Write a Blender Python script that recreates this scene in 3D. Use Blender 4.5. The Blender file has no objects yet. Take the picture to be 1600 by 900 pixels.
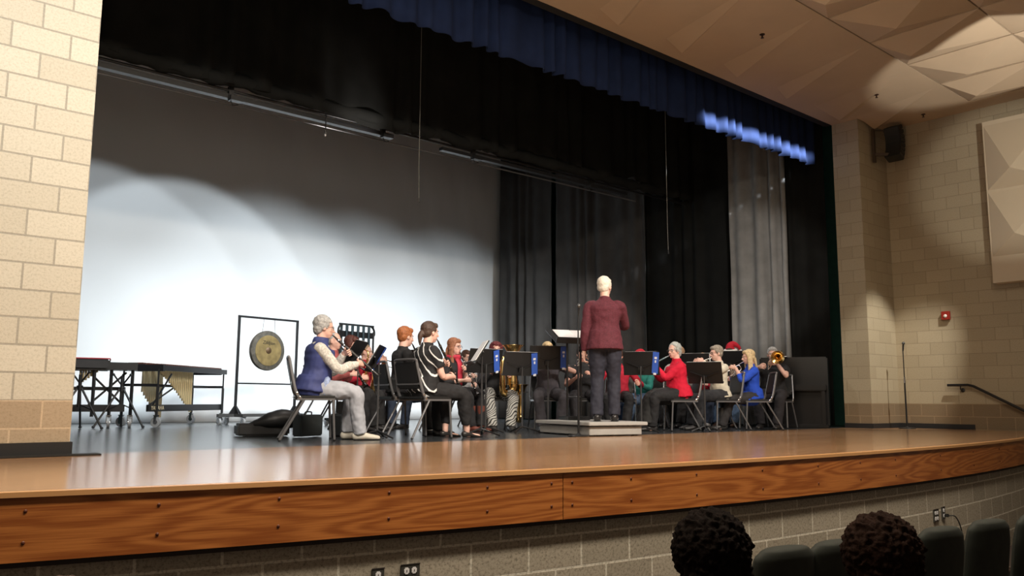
import bpy, bmesh, math, random
from mathutils import Vector, Matrix, noise, Quaternion
random.seed(7)
C = bpy.context.scene.collection
R = math.radians
# ------------------------------------------------------------------ camera
cd = bpy.data.cameras.new('camera'); cam = bpy.data.objects.new('camera', cd); C.objects.link(cam)
bpy.context.scene.camera = cam
cd.sensor_width = 36; cd.lens = 36 * 1315 / 1600; cd.clip_start = 0.05; cd.clip_end = 100
YAW, PITCH, ROLL = .8560, .13225, .00575
f = Vector((math.cos(YAW) * math.cos(PITCH), math.sin(YAW) * math.cos(PITCH), math.sin(PITCH)))
r = f.cross(Vector((0, 0, 1))).normalized(); u = r.cross(f)
r2 = math.cos(ROLL) * r + math.sin(ROLL) * u; u2 = -math.sin(ROLL) * r + math.cos(ROLL) * u
M = Matrix((r2, u2, -f)).transposed().to_4x4(); M.translation = (0, 0, .43); cam.matrix_world = M
# ------------------------------------------------------------------ world, exposure, lights
vs = bpy.context.scene.view_settings
bpy.context.scene.display_settings.display_device = 'sRGB'
vs.view_transform = 'Standard'; vs.look = 'None'; vs.gamma = 1; vs.exposure = .15; vs.use_curve_mapping = False
w = bpy.data.worlds.new('world'); bpy.context.scene.world = w; w.use_nodes = True
w.node_tree.nodes['Background'].inputs[0].default_value = (1.0, .80, .58, 1)
w.node_tree.nodes['Background'].inputs[1].default_value = .09

def spot(loc, tgt, watts, col, deg, blend=.3, rad=.05):
    l = bpy.data.lights.new('spot', 'SPOT'); l.energy = watts; l.color = col; l.spot_size = R(deg); l.spot_blend = blend; l.shadow_soft_size = rad
    o = bpy.data.objects.new('spot_light', l); C.objects.link(o); o.location = loc
    o.rotation_euler = (Vector(tgt) - Vector(loc)).to_track_quat('-Z', 'Y').to_euler(); return o
def area(loc, tgt, watts, col, sx, sy):
    l = bpy.data.lights.new('area', 'AREA'); l.energy = watts; l.color = col; l.shape = 'RECTANGLE'; l.size = sx; l.size_y = sy
    o = bpy.data.objects.new('area_light', l); C.objects.link(o); o.location = loc
    o.rotation_euler = (Vector(tgt) - Vector(loc)).to_track_quat('-Z', 'Y').to_euler(); return o
COOL = (.86, .95, 1.0); WARM = (1, .86, .68); NEUT = (1, .93, .86)
# stage electrics hung behind the border, lighting the cyclorama
for x, tx, wv, dg, bl, tz in ((3.2, 3.7, 215, 60, .10, 1.85), (5.2, 5.3, 300, 60, .12, 1.8), (7.2, 7.0, 440, 64, .75, 1.75), (9.4, 9.0, 470, 66, 1, 1.6), (11.2, 11.3, 340, 66, .9, 1.5)):
    spot((x, 10.6, 4.35), (tx, 15.2, tz), wv, COOL, dg, bl, .12)
a_ = area((7.4, 10.8, 4.2), (7.4, 15.3, -.6), 120, COOL, 9, .2); a_.data.spread = R(70)
# front of house ceiling spots on the band
for x, tx, wv in ((3.0, 4.6, 620), (5.5, 7.0, 620), (8.5, 9.0, 560), (10.5, 11.2, 600)):
    spot((x, 1.5, 5.0), (tx, 8.2, .9), wv, NEUT, 42, .6, .10)
# down lights above the band
for x in (5.5, 8.5, 11.2):
    spot((x, 9.3, 4.9), (x, 8.3, .6), 200, NEUT, 80, .6, 0)
spot((10.6, 10.8, 4.3), (12.7, 12.9, .7), 260, NEUT, 60, .8, .03)
spot((11.2, 6.9, 2.4), (13.3, 8.5, 2.6), 95, NEUT, 60, .5, 0)  # added unseen spot, brightens the stage leg
spot((6.0, 9.3, 3.7), (5.75, 9.95, 4.4), 45, NEUT, 60, .9, 0)  # added unseen spot from below, puts a highlight on the border hem
# house lights and added fills
a_ = area((4.0, 2.3, 5.0), (4.4, 5.2, 0), 430, WARM, 8.5, .4); a_.data.spread = R(140)
area((4, 2.6, 2.2), (5, 3.8, 5.2), 80, WARM, 5, 3)  # added low fill without a fixture, lifts the ceiling
spot((-.4, 3.2, 4.9), (.9, 7.0, 4.6), 430, (1, .98, .95), 100, 1, .3)
a_ = area((11.92, 6.45, 5.05), (11.92, 7.45, 4.73), 32, (.85, .92, 1), 3.1, .04); a_.data.spread = R(16)  # added unseen strip lamp, shaped to light a band of the valance
spot((12.6, 3.4, 4.9), (14.12, 6.65, .8), 1000, (1, .95, .84), 26, .6, 0)
spot((10.6, 1.2, 2.4), (12.25, 3.75, 5.2), 620, (1, .97, .90), 34, .25, 0)  # added unseen spot, brightens the ceiling pyramids
spot((9.5, 1.5, 3.5), (14.3, 4.3, 3.9), 420, (1, .95, .84), 28, .5, 0)

# ------------------------------------------------------------------ materials
MATS = {}
def mat(name, col, rough=.6, metal=0, var=0, vscale=8, spec=None, bump=0, bscale=40, sheen=0):
    if name in MATS: return MATS[name]
    m = bpy.data.materials.new(name); m.use_nodes = True; N = m.node_tree.nodes; L = m.node_tree.links; b = N['Principled BSDF']
    b.inputs['Base Color'].default_value = (*col, 1); b.inputs['Roughness'].default_value = rough; b.inputs['Metallic'].default_value = metal
    if spec is not None: b.inputs['Specular IOR Level'].default_value = spec
    if var:
        t = N.new('ShaderNodeTexCoord'); n = N.new('ShaderNodeTexNoise'); n.inputs['Scale'].default_value = vscale; n.inputs['Detail'].default_value = 4
        L.new(t.outputs['Object'], n.inputs['Vector'])
        cr = N.new('ShaderNodeValToRGB'); cr.color_ramp.elements[0].position = .3; cr.color_ramp.elements[1].position = .7
        cr.color_ramp.elements[0].color = (*[c * (1 - var) for c in col], 1); cr.color_ramp.elements[1].color = (*[min(1, c * (1 + var)) for c in col], 1)
        L.new(n.outputs['Fac'], cr.inputs['Fac']); L.new(cr.outputs['Color'], b.inputs['Base Color'])
    if bump:
        t = N.new('ShaderNodeTexCoord'); n = N.new('ShaderNodeTexNoise'); n.inputs['Scale'].default_value = bscale; n.inputs['Detail'].default_value = 3
        L.new(t.outputs['Object'], n.inputs['Vector']); bp = N.new('ShaderNodeBump'); bp.inputs['Strength'].default_value = bump; bp.inputs['Distance'].default_value = .01
        L.new(n.outputs['Fac'], bp.inputs['Height']); L.new(bp.outputs['Normal'], b.inputs['Normal'])
    MATS[name] = m; return m
def mathn(N, L, op, a, b=None):
    n = N.new('ShaderNodeMath'); n.operation = op
    for i, v in enumerate((a, b)):
        if v is None: continue
        if isinstance(v, (int, float)): n.inputs[i].default_value = v
        else: L.new(v, n.inputs[i])
    return n.outputs[0]
def block_mat(name, c1, c2, mortar, msize=.006, speck=.5, band=None, voff=0.0):
    """concrete block coursing from the UV map (metres); band = (height, colour) of a stained lower band"""
    m = bpy.data.materials.new(name); m.use_nodes = True; N = m.node_tree.nodes; L = m.node_tree.links; b = N['Principled BSDF']
    b.inputs['Roughness'].default_value = .75; b.inputs['Specular IOR Level'].default_value = .25
    uv = N.new('ShaderNodeUVMap'); mp = N.new('ShaderNodeMapping'); mp.inputs['Location'].default_value = (0, voff, 0); L.new(uv.outputs[0], mp.inputs[0])
    br = N.new('ShaderNodeTexBrick'); L.new(mp.outputs[0], br.inputs['Vector']); br.inputs['Scale'].default_value = 1
    br.inputs['Brick Width'].default_value = .4064; br.inputs['Row Height'].default_value = .2032; br.inputs['Mortar Size'].default_value = msize
    br.inputs['Mortar Smooth'].default_value = .2; br.inputs['Bias'].default_value = 0
    br.inputs['Color1'].default_value = (*c1, 1); br.inputs['Color2'].default_value = (*c2, 1); br.inputs['Mortar'].default_value = (*mortar, 1)
    n = N.new('ShaderNodeTexNoise'); n.inputs['Scale'].default_value = 55; n.inputs['Detail'].default_value = 5; n.inputs['Roughness'].default_value = .8; L.new(uv.outputs[0], n.inputs['Vector'])
    cr = N.new('ShaderNodeValToRGB'); cr.color_ramp.elements[0].position = .34; cr.color_ramp.elements[1].position = .52
    k = 1 - speck; cr.color_ramp.elements[0].color = (k, k, k * .95, 1); cr.color_ramp.elements[1].color = (1, 1, 1, 1); L.new(n.outputs['Fac'], cr.inputs['Fac'])
    mx = N.new('ShaderNodeMix'); mx.data_type = 'RGBA'; mx.blend_type = 'MULTIPLY'; mx.inputs[0].default_value = 1
    out = br.outputs['Color']
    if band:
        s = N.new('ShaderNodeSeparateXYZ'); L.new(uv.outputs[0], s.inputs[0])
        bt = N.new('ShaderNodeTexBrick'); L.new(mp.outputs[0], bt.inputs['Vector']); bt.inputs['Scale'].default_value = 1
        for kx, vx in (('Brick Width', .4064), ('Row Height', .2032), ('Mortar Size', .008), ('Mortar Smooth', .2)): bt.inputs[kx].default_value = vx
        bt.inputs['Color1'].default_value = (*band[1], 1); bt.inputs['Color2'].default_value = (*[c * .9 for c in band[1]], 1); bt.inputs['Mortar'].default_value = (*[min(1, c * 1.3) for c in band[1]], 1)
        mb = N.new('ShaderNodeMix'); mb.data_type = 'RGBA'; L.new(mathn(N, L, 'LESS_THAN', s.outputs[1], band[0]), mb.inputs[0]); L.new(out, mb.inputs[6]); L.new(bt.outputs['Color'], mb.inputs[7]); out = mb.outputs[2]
    L.new(out, mx.inputs[6]); L.new(cr.outputs['Color'], mx.inputs[7]); L.new(mx.outputs[2], b.inputs['Base Color'])
    bp = N.new('ShaderNodeBump'); bp.inputs['Strength'].default_value = .5; bp.inputs['Distance'].default_value = .006
    L.new(mathn(N, L, 'SUBTRACT', mathn(N, L, 'MULTIPLY', n.outputs['Fac'], .4), br.outputs['Fac']), bp.inputs['Height']); L.new(bp.outputs['Normal'], b.inputs['Normal'])
    return m
def wood_mat(name, light, dark, rough, su, sv, coat=0, plank=None):
    m = bpy.data.materials.new(name); m.use_nodes = True; N = m.node_tree.nodes; L = m.node_tree.links; b = N['Principled BSDF']
    b.inputs['Roughness'].default_value = rough; b.inputs['Coat Weight'].default_value = coat; b.inputs['Coat Roughness'].default_value = .15
    uv = N.new('ShaderNodeUVMap'); mp = N.new('ShaderNodeMapping'); mp.inputs['Scale'].default_value = (su, sv, 1); L.new(uv.outputs[0], mp.inputs[0])
    n0 = N.new('ShaderNodeTexNoise'); n0.inputs['Scale'].default_value = 1; n0.inputs['Detail'].default_value = 2.5; n0.inputs['Roughness'].default_value = .35; L.new(mp.outputs[0], n0.inputs['Vector'])
    rings = mathn(N, L, 'SINE', mathn(N, L, 'MULTIPLY', n0.outputs['Fac'], 75))
    n1 = N.new('ShaderNodeTexNoise'); n1.inputs['Scale'].default_value = 1; n1.inputs['Detail'].default_value = 4
    mp1 = N.new('ShaderNodeMapping'); mp1.inputs['Scale'].default_value = (4, 160, 1); L.new(uv.outputs[0], mp1.inputs[0]); L.new(mp1.outputs[0], n1.inputs['Vector'])
    fac = mathn(N, L, 'ADD', mathn(N, L, 'MULTIPLY', rings, .19), n1.outputs['Fac'])
    cr = N.new('ShaderNodeValToRGB'); cr.color_ramp.elements[0].position = .25; cr.color_ramp.elements[1].position = .72
    cr.color_ramp.elements[0].color = (*light, 1); cr.color_ramp.elements[1].color = (*dark, 1); L.new(fac, cr.inputs['Fac']); out = cr.outputs['Color']
    if plank:
        br = N.new('ShaderNodeTexBrick'); L.new(uv.outputs[0], br.inputs['Vector']); br.inputs['Scale'].default_value = 1
        br.inputs['Brick Width'].default_value = plank[0]; br.inputs['Row Height'].default_value = plank[1]; br.inputs['Mortar Size'].default_value = .0012
        br.inputs['Color1'].default_value = (1, 1, 1, 1); br.inputs['Color2'].default_value = (.82, .80, .78, 1); br.inputs['Mortar'].default_value = (.5, .45, .4, 1)
        mx = N.new('ShaderNodeMix'); mx.data_type = 'RGBA'; mx.blend_type = 'MULTIPLY'; mx.inputs[0].default_value = 1; L.new(out, mx.inputs[6]); L.new(br.outputs['Color'], mx.inputs[7]); out = mx.outputs[2]
    L.new(out, b.inputs['Base Color']); return m
def stripe_mat(name, base, line, scale=18, thr=.78, rot=(.3, .6, .2), dist=1.2):
    m = bpy.data.materials.new(name); m.use_nodes = True; N = m.node_tree.nodes; L = m.node_tree.links; b = N['Principled BSDF']; b.inputs['Roughness'].default_value = .8
    t = N.new('ShaderNodeTexCoord'); mp = N.new('ShaderNodeMapping'); mp.inputs['Rotation'].default_value = rot; L.new(t.outputs['Object'], mp.inputs[0])
    wv = N.new('ShaderNodeTexWave'); wv.inputs['Scale'].default_value = scale; wv.inputs['Distortion'].default_value = dist; wv.inputs['Detail'].default_value = 1; wv.inputs['Detail Scale'].default_value = .6; L.new(mp.outputs[0], wv.inputs['Vector'])
    mx = N.new('ShaderNodeMix'); mx.data_type = 'RGBA'; L.new(mathn(N, L, 'GREATER_THAN', wv.outputs['Fac'], thr), mx.inputs[0]); mx.inputs[6].default_value = (*base, 1); mx.inputs[7].default_value = (*line, 1)
    L.new(mx.outputs[2], b.inputs['Base Color']); return m

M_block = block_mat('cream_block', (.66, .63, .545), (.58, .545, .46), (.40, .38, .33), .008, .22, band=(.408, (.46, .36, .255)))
M_block_shaded = block_mat('cream_block_shaded', (.44, .37, .26), (.39, .325, .225), (.29, .24, .165), .004, .15, band=(.408, (.24, .175, .11)))  # darker copy of the cream block, dimmer light put into the colour
M_front = block_mat('grey_block', (.46, .41, .33), (.38, .34, .27), (.72, .68, .58), .008, .6)
M_fascia = wood_mat('oak_fascia', (.52, .185, .045), (.30, .085, .018), .38, .55, 5.0, .3)
M_apron = wood_mat('apron_wood', (.52, .31, .17), (.42, .235, .125), .17, .8, 6, .25, plank=(1.2, .057))
M_ceil = mat('ceiling_paint', (.52, .39, .26), .85, var=.04, vscale=2)
M_white_edge = mat('oak_edge', (.62, .33, .14), .35)
M_deck = mat('black_deck', (.035, .04, .045), .22, var=.3, vscale=3, spec=.75, bump=.02, bscale=6)
M_black = mat('black_metal', (.012, .012, .013), .38)
M_rubber = mat('black_rubber', (.012, .012, .012), .6)
M_cove = mat('cove_base', (.02, .02, .022), .45)
M_chrome = mat('chrome', (.75, .76, .78), .18, 1)
M_grey = mat('grey_tube', (.20, .20, .21), .32, .5)
M_silver = mat('silver_plate', (.85, .85, .84), .2, 1)
M_brass = mat('brass', (.80, .55, .22), .22, 1)
M_gold = mat('gold_tube', (.62, .50, .28), .35, .7)
M_clar = mat('grenadilla', (.012, .011, .011), .3)
M_skin = mat('skin', (.72, .40, .31), .55, var=.06, vscale=20)
M_skin2 = mat('skin_pale', (.78, .48, .39), .55, var=.05, vscale=20)
M_lips = mat('lips', (.50, .17, .15), .5); M_eyew = mat('eye_white', (.75, .72, .68), .3); M_iris = mat('eye_iris', (.03, .022, .018), .3)
M_paper = mat('sheet_paper', (.85, .85, .86), .7); M_bluef = mat('blue_folder', (.04, .12, .55), .45); M_whitep = mat('white_print', (.85, .85, .88), .6)
M_vel = mat('black_velour', (.012, .0125, .012), .95, spec=.1, var=.2, vscale=3)
M_vel_lit = mat('lit_black_velour', (.06, .057, .055), .95, spec=.1, var=.15, vscale=3)  # black velour in a lighter tone, stage light put into the colour
M_blue = mat('blue_velour', (.008, .015, .045), .9, spec=.15, var=.15, vscale=5)
M_leg_lit = mat('lit_leg_cloth', (.20, .20, .195), .95, spec=.1, var=.15, vscale=4)  # leg cloth greyed to stand for the light falling on it
M_cyc = mat('cyc_cloth', (.80, .82, .84), .9, spec=.05, var=.015, vscale=.6)
M_teal = mat('teal_paint', (.03, .12, .10), .8, var=.1)
M_fly = mat('fly_black', (.012, .012, .012), .9)
M_gray_hair = mat('hair_grey', (.42, .42, .42), .7, var=.35, vscale=40, bump=.5, bscale=60)
M_white_hair = mat('hair_white', (.78, .72, .62), .7, var=.15, vscale=40, bump=.5, bscale=60)
M_brown_hair = mat('hair_brown', (.075, .035, .022), .55, var=.35, vscale=40, bump=.5, bscale=60)
M_dark_hair = mat('hair_dark', (.009, .006, .005), .9, spec=.08, var=.4, vscale=40, bump=.6, bscale=60)
M_red_hair = mat('hair_ginger', (.36, .12, .04), .6, var=.3, vscale=40, bump=.5, bscale=60)
M_auburn = mat('hair_auburn', (.30, .12, .06), .6, var=.3, vscale=40, bump=.5, bscale=60)
M_crimson = mat('hair_crimson', (.13, .02, .025), .6, var=.3, vscale=40, bump=.5, bscale=60)
M_blond = mat('hair_blond', (.66, .50, .28), .55, var=.25, vscale=40, bump=.5, bscale=60)

# ------------------------------------------------------------------ mesh builder
class MB:
    def __init__(s): s.v = []; s.f = []; s.m = []; s.uv = {}
    def add(s, vs_, fs, mi=0, T=None):
        o = len(s.v)
        for p in vs_: s.v.append(tuple(T @ Vector(p)) if T else tuple(p))
        for q in fs: s.f.append(tuple(i + o for i in q)); s.m.append(mi)
    def box(s, c, d, mi=0, T=None):
        x, y, z = d[0] / 2, d[1] / 2, d[2] / 2
        P = [(c[0] + a * x, c[1] + b * y, c[2] + e * z) for a, b, e in ((-1, -1, -1), (1, -1, -1), (1, 1, -1), (-1, 1, -1), (-1, -1, 1), (1, -1, 1), (1, 1, 1), (-1, 1, 1))]
        s.add(P, [(0, 3, 2, 1), (4, 5, 6, 7), (0, 1, 5, 4), (1, 2, 6, 5), (2, 3, 7, 6), (3, 0, 4, 7)], mi, T)
    def rbox(s, c, d, b=.01, mi=0, T=None):
        """box with chamfered vertical and horizontal edges"""
        bm = bmesh.new(); bmesh.ops.create_cube(bm, size=1)
        for v in bm.verts: v.co = Vector((v.co.x * d[0], v.co.y * d[1], v.co.z * d[2])) + Vector(c)
        bmesh.ops.bevel(bm, geom=list(bm.edges), offset=b, segments=2, affect='EDGES')
        bm.verts.index_update(); s.add([v.co.copy() for v in bm.verts], [[v.index for v in q.verts] for q in bm.faces], mi, T); bm.free()
    def ell(s, c, rad, mi=0, T=None, n=14, Rm=None):
        P = []; F = []; k = n // 2
        c = Vector(c)
        def pt(x, y, z):
            p = Vector((x * rad[0], y * rad[1], z * rad[2])); return c + (Rm @ p if Rm else p)
        P.append(pt(0, 0, 1))
        for i in range(1, k):
            a = math.pi * i / k
            for j in range(n): b = 2 * math.pi * j / n; P.append(pt(math.sin(a) * math.cos(b), math.sin(a) * math.sin(b), math.cos(a)))
        P.append(pt(0, 0, -1)); e = len(P) - 1
        for j in range(n):
            F.append((0, 1 + j, 1 + (j + 1) % n)); F.append((e, 1 + (k - 2) * n + (j + 1) % n, 1 + (k - 2) * n + j))
            for i in range(k - 2): a = 1 + i * n; F.append((a + j, a + n + j, a + n + (j + 1) % n, a + (j + 1) % n))
        s.add(P, F, mi, T)
    def tube(s, pts, rad, mi=0, T=None, n=10, side=None, dome=False, sub=1, closed=False):
        pts = [Vector(p) for p in pts]; rr = [x if isinstance(x, (tuple, list)) else (x, x) for x in (rad if isinstance(rad, list) else [rad] * len(pts))]
        if sub > 1:
            P2 = []; R2 = []
            for i in range(len(pts) - 1):
                p0 = pts[max(i - 1, 0)]; p1 = pts[i]; p2 = pts[i + 1]; p3 = pts[min(i + 2, len(pts) - 1)]
                for k in range(sub):
                    t = k / sub; P2.append(.5 * ((2 * p1) + (p2 - p0) * t + (2 * p0 - 5 * p1 + 4 * p2 - p3) * t * t + (3 * p1 - p0 - 3 * p2 + p3) * t ** 3))
                    tt = t * t * (3 - 2 * t); R2.append((rr[i][0] * (1 - tt) + rr[i + 1][0] * tt, rr[i][1] * (1 - tt) + rr[i + 1][1] * tt))
            P2.append(pts[-1]); R2.append(rr[-1]); pts, rr = P2, R2
        m = len(pts); rings = []; X = Vector(side) if side else None; prev = None
        for i in range(m):
            if closed: t = pts[(i + 1) % m] - pts[i - 1]
            else: t = pts[min(i + 1, m - 1)] - pts[max(i - 1, 0)]
            t = t.normalized() if t.length > 1e-9 else Vector((0, 0, 1))
            if X is not None: a = (X - t * X.dot(t)).normalized()
            else:
                a = prev if prev is not None else (Vector((1, 0, 0)) if abs(t.x) < .8 else Vector((0, 1, 0)))
                a = (a - t * a.dot(t)).normalized(); prev = a
            b = t.cross(a); rings.append((pts[i], a, b, rr[i], t))
        if dome and not closed:
            q0 = rings[0]; q1 = rings[-1]; A = []; B = []
            for k in (0.2, .55, .85):
                h = math.sqrt(1 - k * k); rm = min(q0[3]); A.append((q0[0] - q0[4] * rm * h, q0[1], q0[2], (q0[3][0] * k, q0[3][1] * k), q0[4]))
                rm = min(q1[3]); B.insert(0, (q1[0] + q1[4] * rm * h, q1[1], q1[2], (q1[3][0] * k, q1[3][1] * k), q1[4]))
            rings = A + rings + B
        P = []; F = []
        for c, a, b, rd, t in rings:
            for j in range(n): g = 2 * math.pi * j / n; P.append(c + a * math.cos(g) * rd[0] + b * math.sin(g) * rd[1])
        K = len(rings)
        for i in range(K - 1 + (1 if closed else 0)):
            o = i * n; o2 = ((i + 1) % K) * n
            for j in range(n): F.append((o + j, o + (j + 1) % n, o2 + (j + 1) % n, o2 + j))
        if not closed: F.append(tuple(range(n - 1, -1, -1))); F.append(tuple((K - 1) * n + j for j in range(n)))
        s.add(P, F, mi, T)
    def bar(s, a, b, wd, ht=None, mi=0, T=None, up=(0, 0, 1)):
        a = Vector(a); b = Vector(b); ht = ht or wd; t = (b - a).normalized(); x = t.cross(Vector(up))
        if x.length < 1e-4: x = t.cross(Vector((0, 1, 0)))
        x.normalize(); y = x.cross(t); P = []
        for q in (a, b):
            for i, j in ((-1, -1), (1, -1), (1, 1), (-1, 1)): P.append(q + x * wd / 2 * i + y * ht / 2 * j)
        s.add(P, [(0, 3, 2, 1), (4, 5, 6, 7), (0, 1, 5, 4), (1, 2, 6, 5), (2, 3, 7, 6), (3, 0, 4, 7)], mi, T)
    def lathe(s, prof, mi=0, T=None, n=24):
        """profile (r, z) round local Z; open shell with thickness given by the profile itself"""
        P = []; F = []
        for rr, z in prof:
            for j in range(n): g = 2 * math.pi * j / n; P.append((rr * math.cos(g), rr * math.sin(g), z))
        for i in range(len(prof) - 1):
            for j in range(n): F.append((i * n + j, i * n + (j + 1) % n, (i + 1) * n + (j + 1) % n, (i + 1) * n + j))
        s.add(P, F, mi, T)
    def mesh(s, name, mats):
        me = bpy.data.meshes.new(name); me.from_pydata(s.v, [], s.f)
        for m in (mats if isinstance(mats, list) else [mats]): me.materials.append(m)
        me.polygons.foreach_set('material_index', s.m); me.update(); return me
    def build(s, name, mats, parent=None, smooth=True, angle=40):
        me = s.mesh(name, mats)
        bm = bmesh.new(); bm.from_mesh(me); bmesh.ops.recalc_face_normals(bm, faces=bm.faces); bm.to_mesh(me); bm.free()
        if smooth:
            me.polygons.foreach_set('use_smooth', [True] * len(me.polygons))
            try: me.set_sharp_from_angle(angle=R(angle))
            except Exception: pass
        o = bpy.data.objects.new(name, me); C.objects.link(o)
        if parent: o.parent = parent
        return o
def tag(o, label=None, cat=None, group=None, kind=None):
    if label: o['label'] = label
    if cat: o['category'] = cat
    if group: o['group'] = group
    if kind: o['kind'] = kind
    return o
def empty(name, loc=(0, 0, 0), az=90, label=None, cat=None, group=None):
    o = bpy.data.objects.new(name, None); C.objects.link(o); o.location = loc; o.rotation_euler = (0, 0, R(az - 90)); o.empty_display_size = .1
    return tag(o, label, cat, group)
def uvmesh(name, quads, m, kind='structure', parent=None):
    """quads: list of ([4 points], [4 uvs])"""
    me = bpy.data.meshes.new(name); V = []; F = []; U = []
    for ps, us in quads:
        o = len(V); V += [tuple(p) for p in ps]; F.append(tuple(range(o, o + len(ps)))); U += us
    me.from_pydata(V, [], F); me.materials.append(m); l = me.uv_layers.new(name='UVMap')
    for i, uvv in enumerate(U): l.data[i].uv = uvv
    ob = bpy.data.objects.new(name, me); C.objects.link(ob)
    if kind: ob['kind'] = kind
    if parent: ob.parent = parent
    return ob
def wallbox(name, x0, x1, y0, y1, z0, z1, m, uo=0):
    """solid box with wall UVs in metres"""
    def q(a, b): return [(*a, z0), (*b, z0), (*b, z1), (*a, z1)]
    def uq(u0, u1): return [(u0, z0), (u1, z0), (u1, z1), (u0, z1)]
    Q = [(q((x0, y0), (x1, y0)), uq(x0 - uo, x1 - uo)), (q((x1, y0), (x1, y1)), uq(x1 - uo, x1 - uo + y1 - y0)), (q((x1, y1), (x0, y1)), uq(x1 - uo, x0 - uo)), (q((x0, y1), (x0, y0)), uq(x0 - uo + y0 - y1, x0 - uo)),
         ([(x0, y0, z1), (x1, y0, z1), (x1, y1, z1), (x0, y1, z1)], [(x0, y0), (x1, y0), (x1, y1), (x0, y1)]), ([(x0, y1, z0), (x1, y1, z0), (x1, y0, z0), (x0, y0, z0)], [(x0, y1), (x1, y1), (x1, y0), (x0, y0)])]
    return uvmesh(name, Q, m)

# ------------------------------------------------------------------ room shell
FLOOR_H = -1.20; YL = 7.12; CZ = 5.25
def yedge(x): return 3.58 + (x - 8) ** 2 / 60
# stage deck (black) and apron (wood)
mb = MB(); mb.box((6.9, (YL + 16.6) / 2, -.05), (18.2, 16.6 - YL, .1)); tag(mb.build('floor', M_deck, smooth=False), kind='structure')
XS = [-2.6 + i * .3 for i in range(58)]
Q = []
for a, b in zip(XS[:-1], XS[1:]):
    ya, yb = yedge(a) + .045, yedge(b) + .045
    Q.append(([(a, ya, 0), (b, yb, 0), (b, YL, 0), (a, YL, 0)], [(a, ya), (b, yb), (b, YL), (a, YL)]))
    Q.append(([(a, YL, -.1), (b, YL, -.1), (b, yb, -.1), (a, ya, -.1)], [(a, YL), (b, YL), (b, yb), (a, ya)]))
uvmesh('floor', Q, M_apron)
def strip(name, x0, x1, off0, off1, z0, z1, m, n=70):
    """curved band that follows the apron edge, between offsets off0 (front) and off1 (back)"""
    Q = []; u = 0
    for i in range(n):
        a = x0 + (x1 - x0) * i / n; b = x0 + (x1 - x0) * (i + 1) / n
        pa, pb = yedge(a), yedge(b); du = math.hypot(b - a, pb - pa)
        Q.append(([(a, pa + off0, z0), (b, pb + off0, z0), (b, pb + off0, z1), (a, pa + off0, z1)], [(u, z0), (u + du, z0), (u + du, z1), (u, z1)]))
        Q.append(([(a, pa + off0, z1), (b, pb + off0, z1), (b, pb + off1, z1), (a, pa + off1, z1)], [(u, z1), (u + du, z1), (u + du, z1 + off1 - off0), (u, z1 + off1 - off0)]))
        Q.append(([(a, pa + off1, z0), (b, pb + off1, z0), (b, pb + off0, z0), (a, pa + off0, z0)], [(u, z0), (u + du, z0), (u + du, z0), (u, z0)]))
        Q.append(([(b, pb + off1, z0), (a, pa + off1, z0), (a, pa + off1, z1), (b, pb + off1, z1)], [(u, z0), (u + du, z0), (u + du, z1), (u, z1)]))
        u += du
    return uvmesh(name, Q, m)
strip('trim_1', -2.6, 3.795, 0, .045, -.31, -.022, M_fascia)
fas = strip('trim_1', 3.80, 14.6, 0, .045, -.31, -.022, M_fascia)
strip('trim_2', -2.6, 14.6, -.012, .05, -.022, .002, M_white_edge)
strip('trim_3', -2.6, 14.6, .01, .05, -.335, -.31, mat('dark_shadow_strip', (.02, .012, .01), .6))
fw = strip('wall_front', -2.6, 14.6, .05, .25, FLOOR_H, -.335, M_front, 70)
for l in fw.data.uv_layers['UVMap'].data: l.uv.y += .413; l.uv.x += .12
for x in (.91, 1.46, 2.03, 2.63, 3.25, 3.71, 3.87, 4.36, 4.98, 5.71, 6.44, 7.09, 7.72, 8.7, 9.6, 10.5):
    for z in (-.085, -.225):
        mb = MB(); mb.ell((0, 0, 0), (.009, .005, .009), n=10); o = mb.build('screw_plug', mat('dark_plug', (.10, .025, .01), .5), fas); o.location = (x, yedge(x) + .0, z)
# house floor
mb = MB(); mb.box((5, -1, FLOOR_H - .05), (22, 12, .1)); tag(mb.build('floor', mat('house_carpet', (.05, .035, .03), .9), smooth=False), kind='structure')
# proscenium walls
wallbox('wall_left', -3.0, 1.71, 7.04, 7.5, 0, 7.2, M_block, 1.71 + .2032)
wallbox('wall_right', 13.60, 14.6, 6.65, 7.12, 0, 7.2, M_block_shaded, 13.6)
wallbox('wall_right', 14.6, 14.9, 1.0, 7.12, FLOOR_H, 7.2, M_block_shaded, 14.6)
wallbox('wall_proscenium', 1.71, 13.6, 7.13, 7.25, CZ, 9, M_fly)
# baseboards
mb = MB(); mb.box((-.62, 7.025, .05), (4.68, .03, .10)); mb.box((1.715, 7.2, .05), (.02, .36, .10)); tag(mb.build('baseboard_left', M_cove, smooth=False), kind='structure')
mb = MB(); mb.box((14.1, 6.64, .04), (1.03, .02, .08)); mb.box((13.59, 6.88, .04), (.02, .48, .08)); mb.box((14.59, 6.05, .04), (.02, 1.2, .08)); tag(mb.build('baseboard_right', M_cove, smooth=False), kind='structure')
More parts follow.
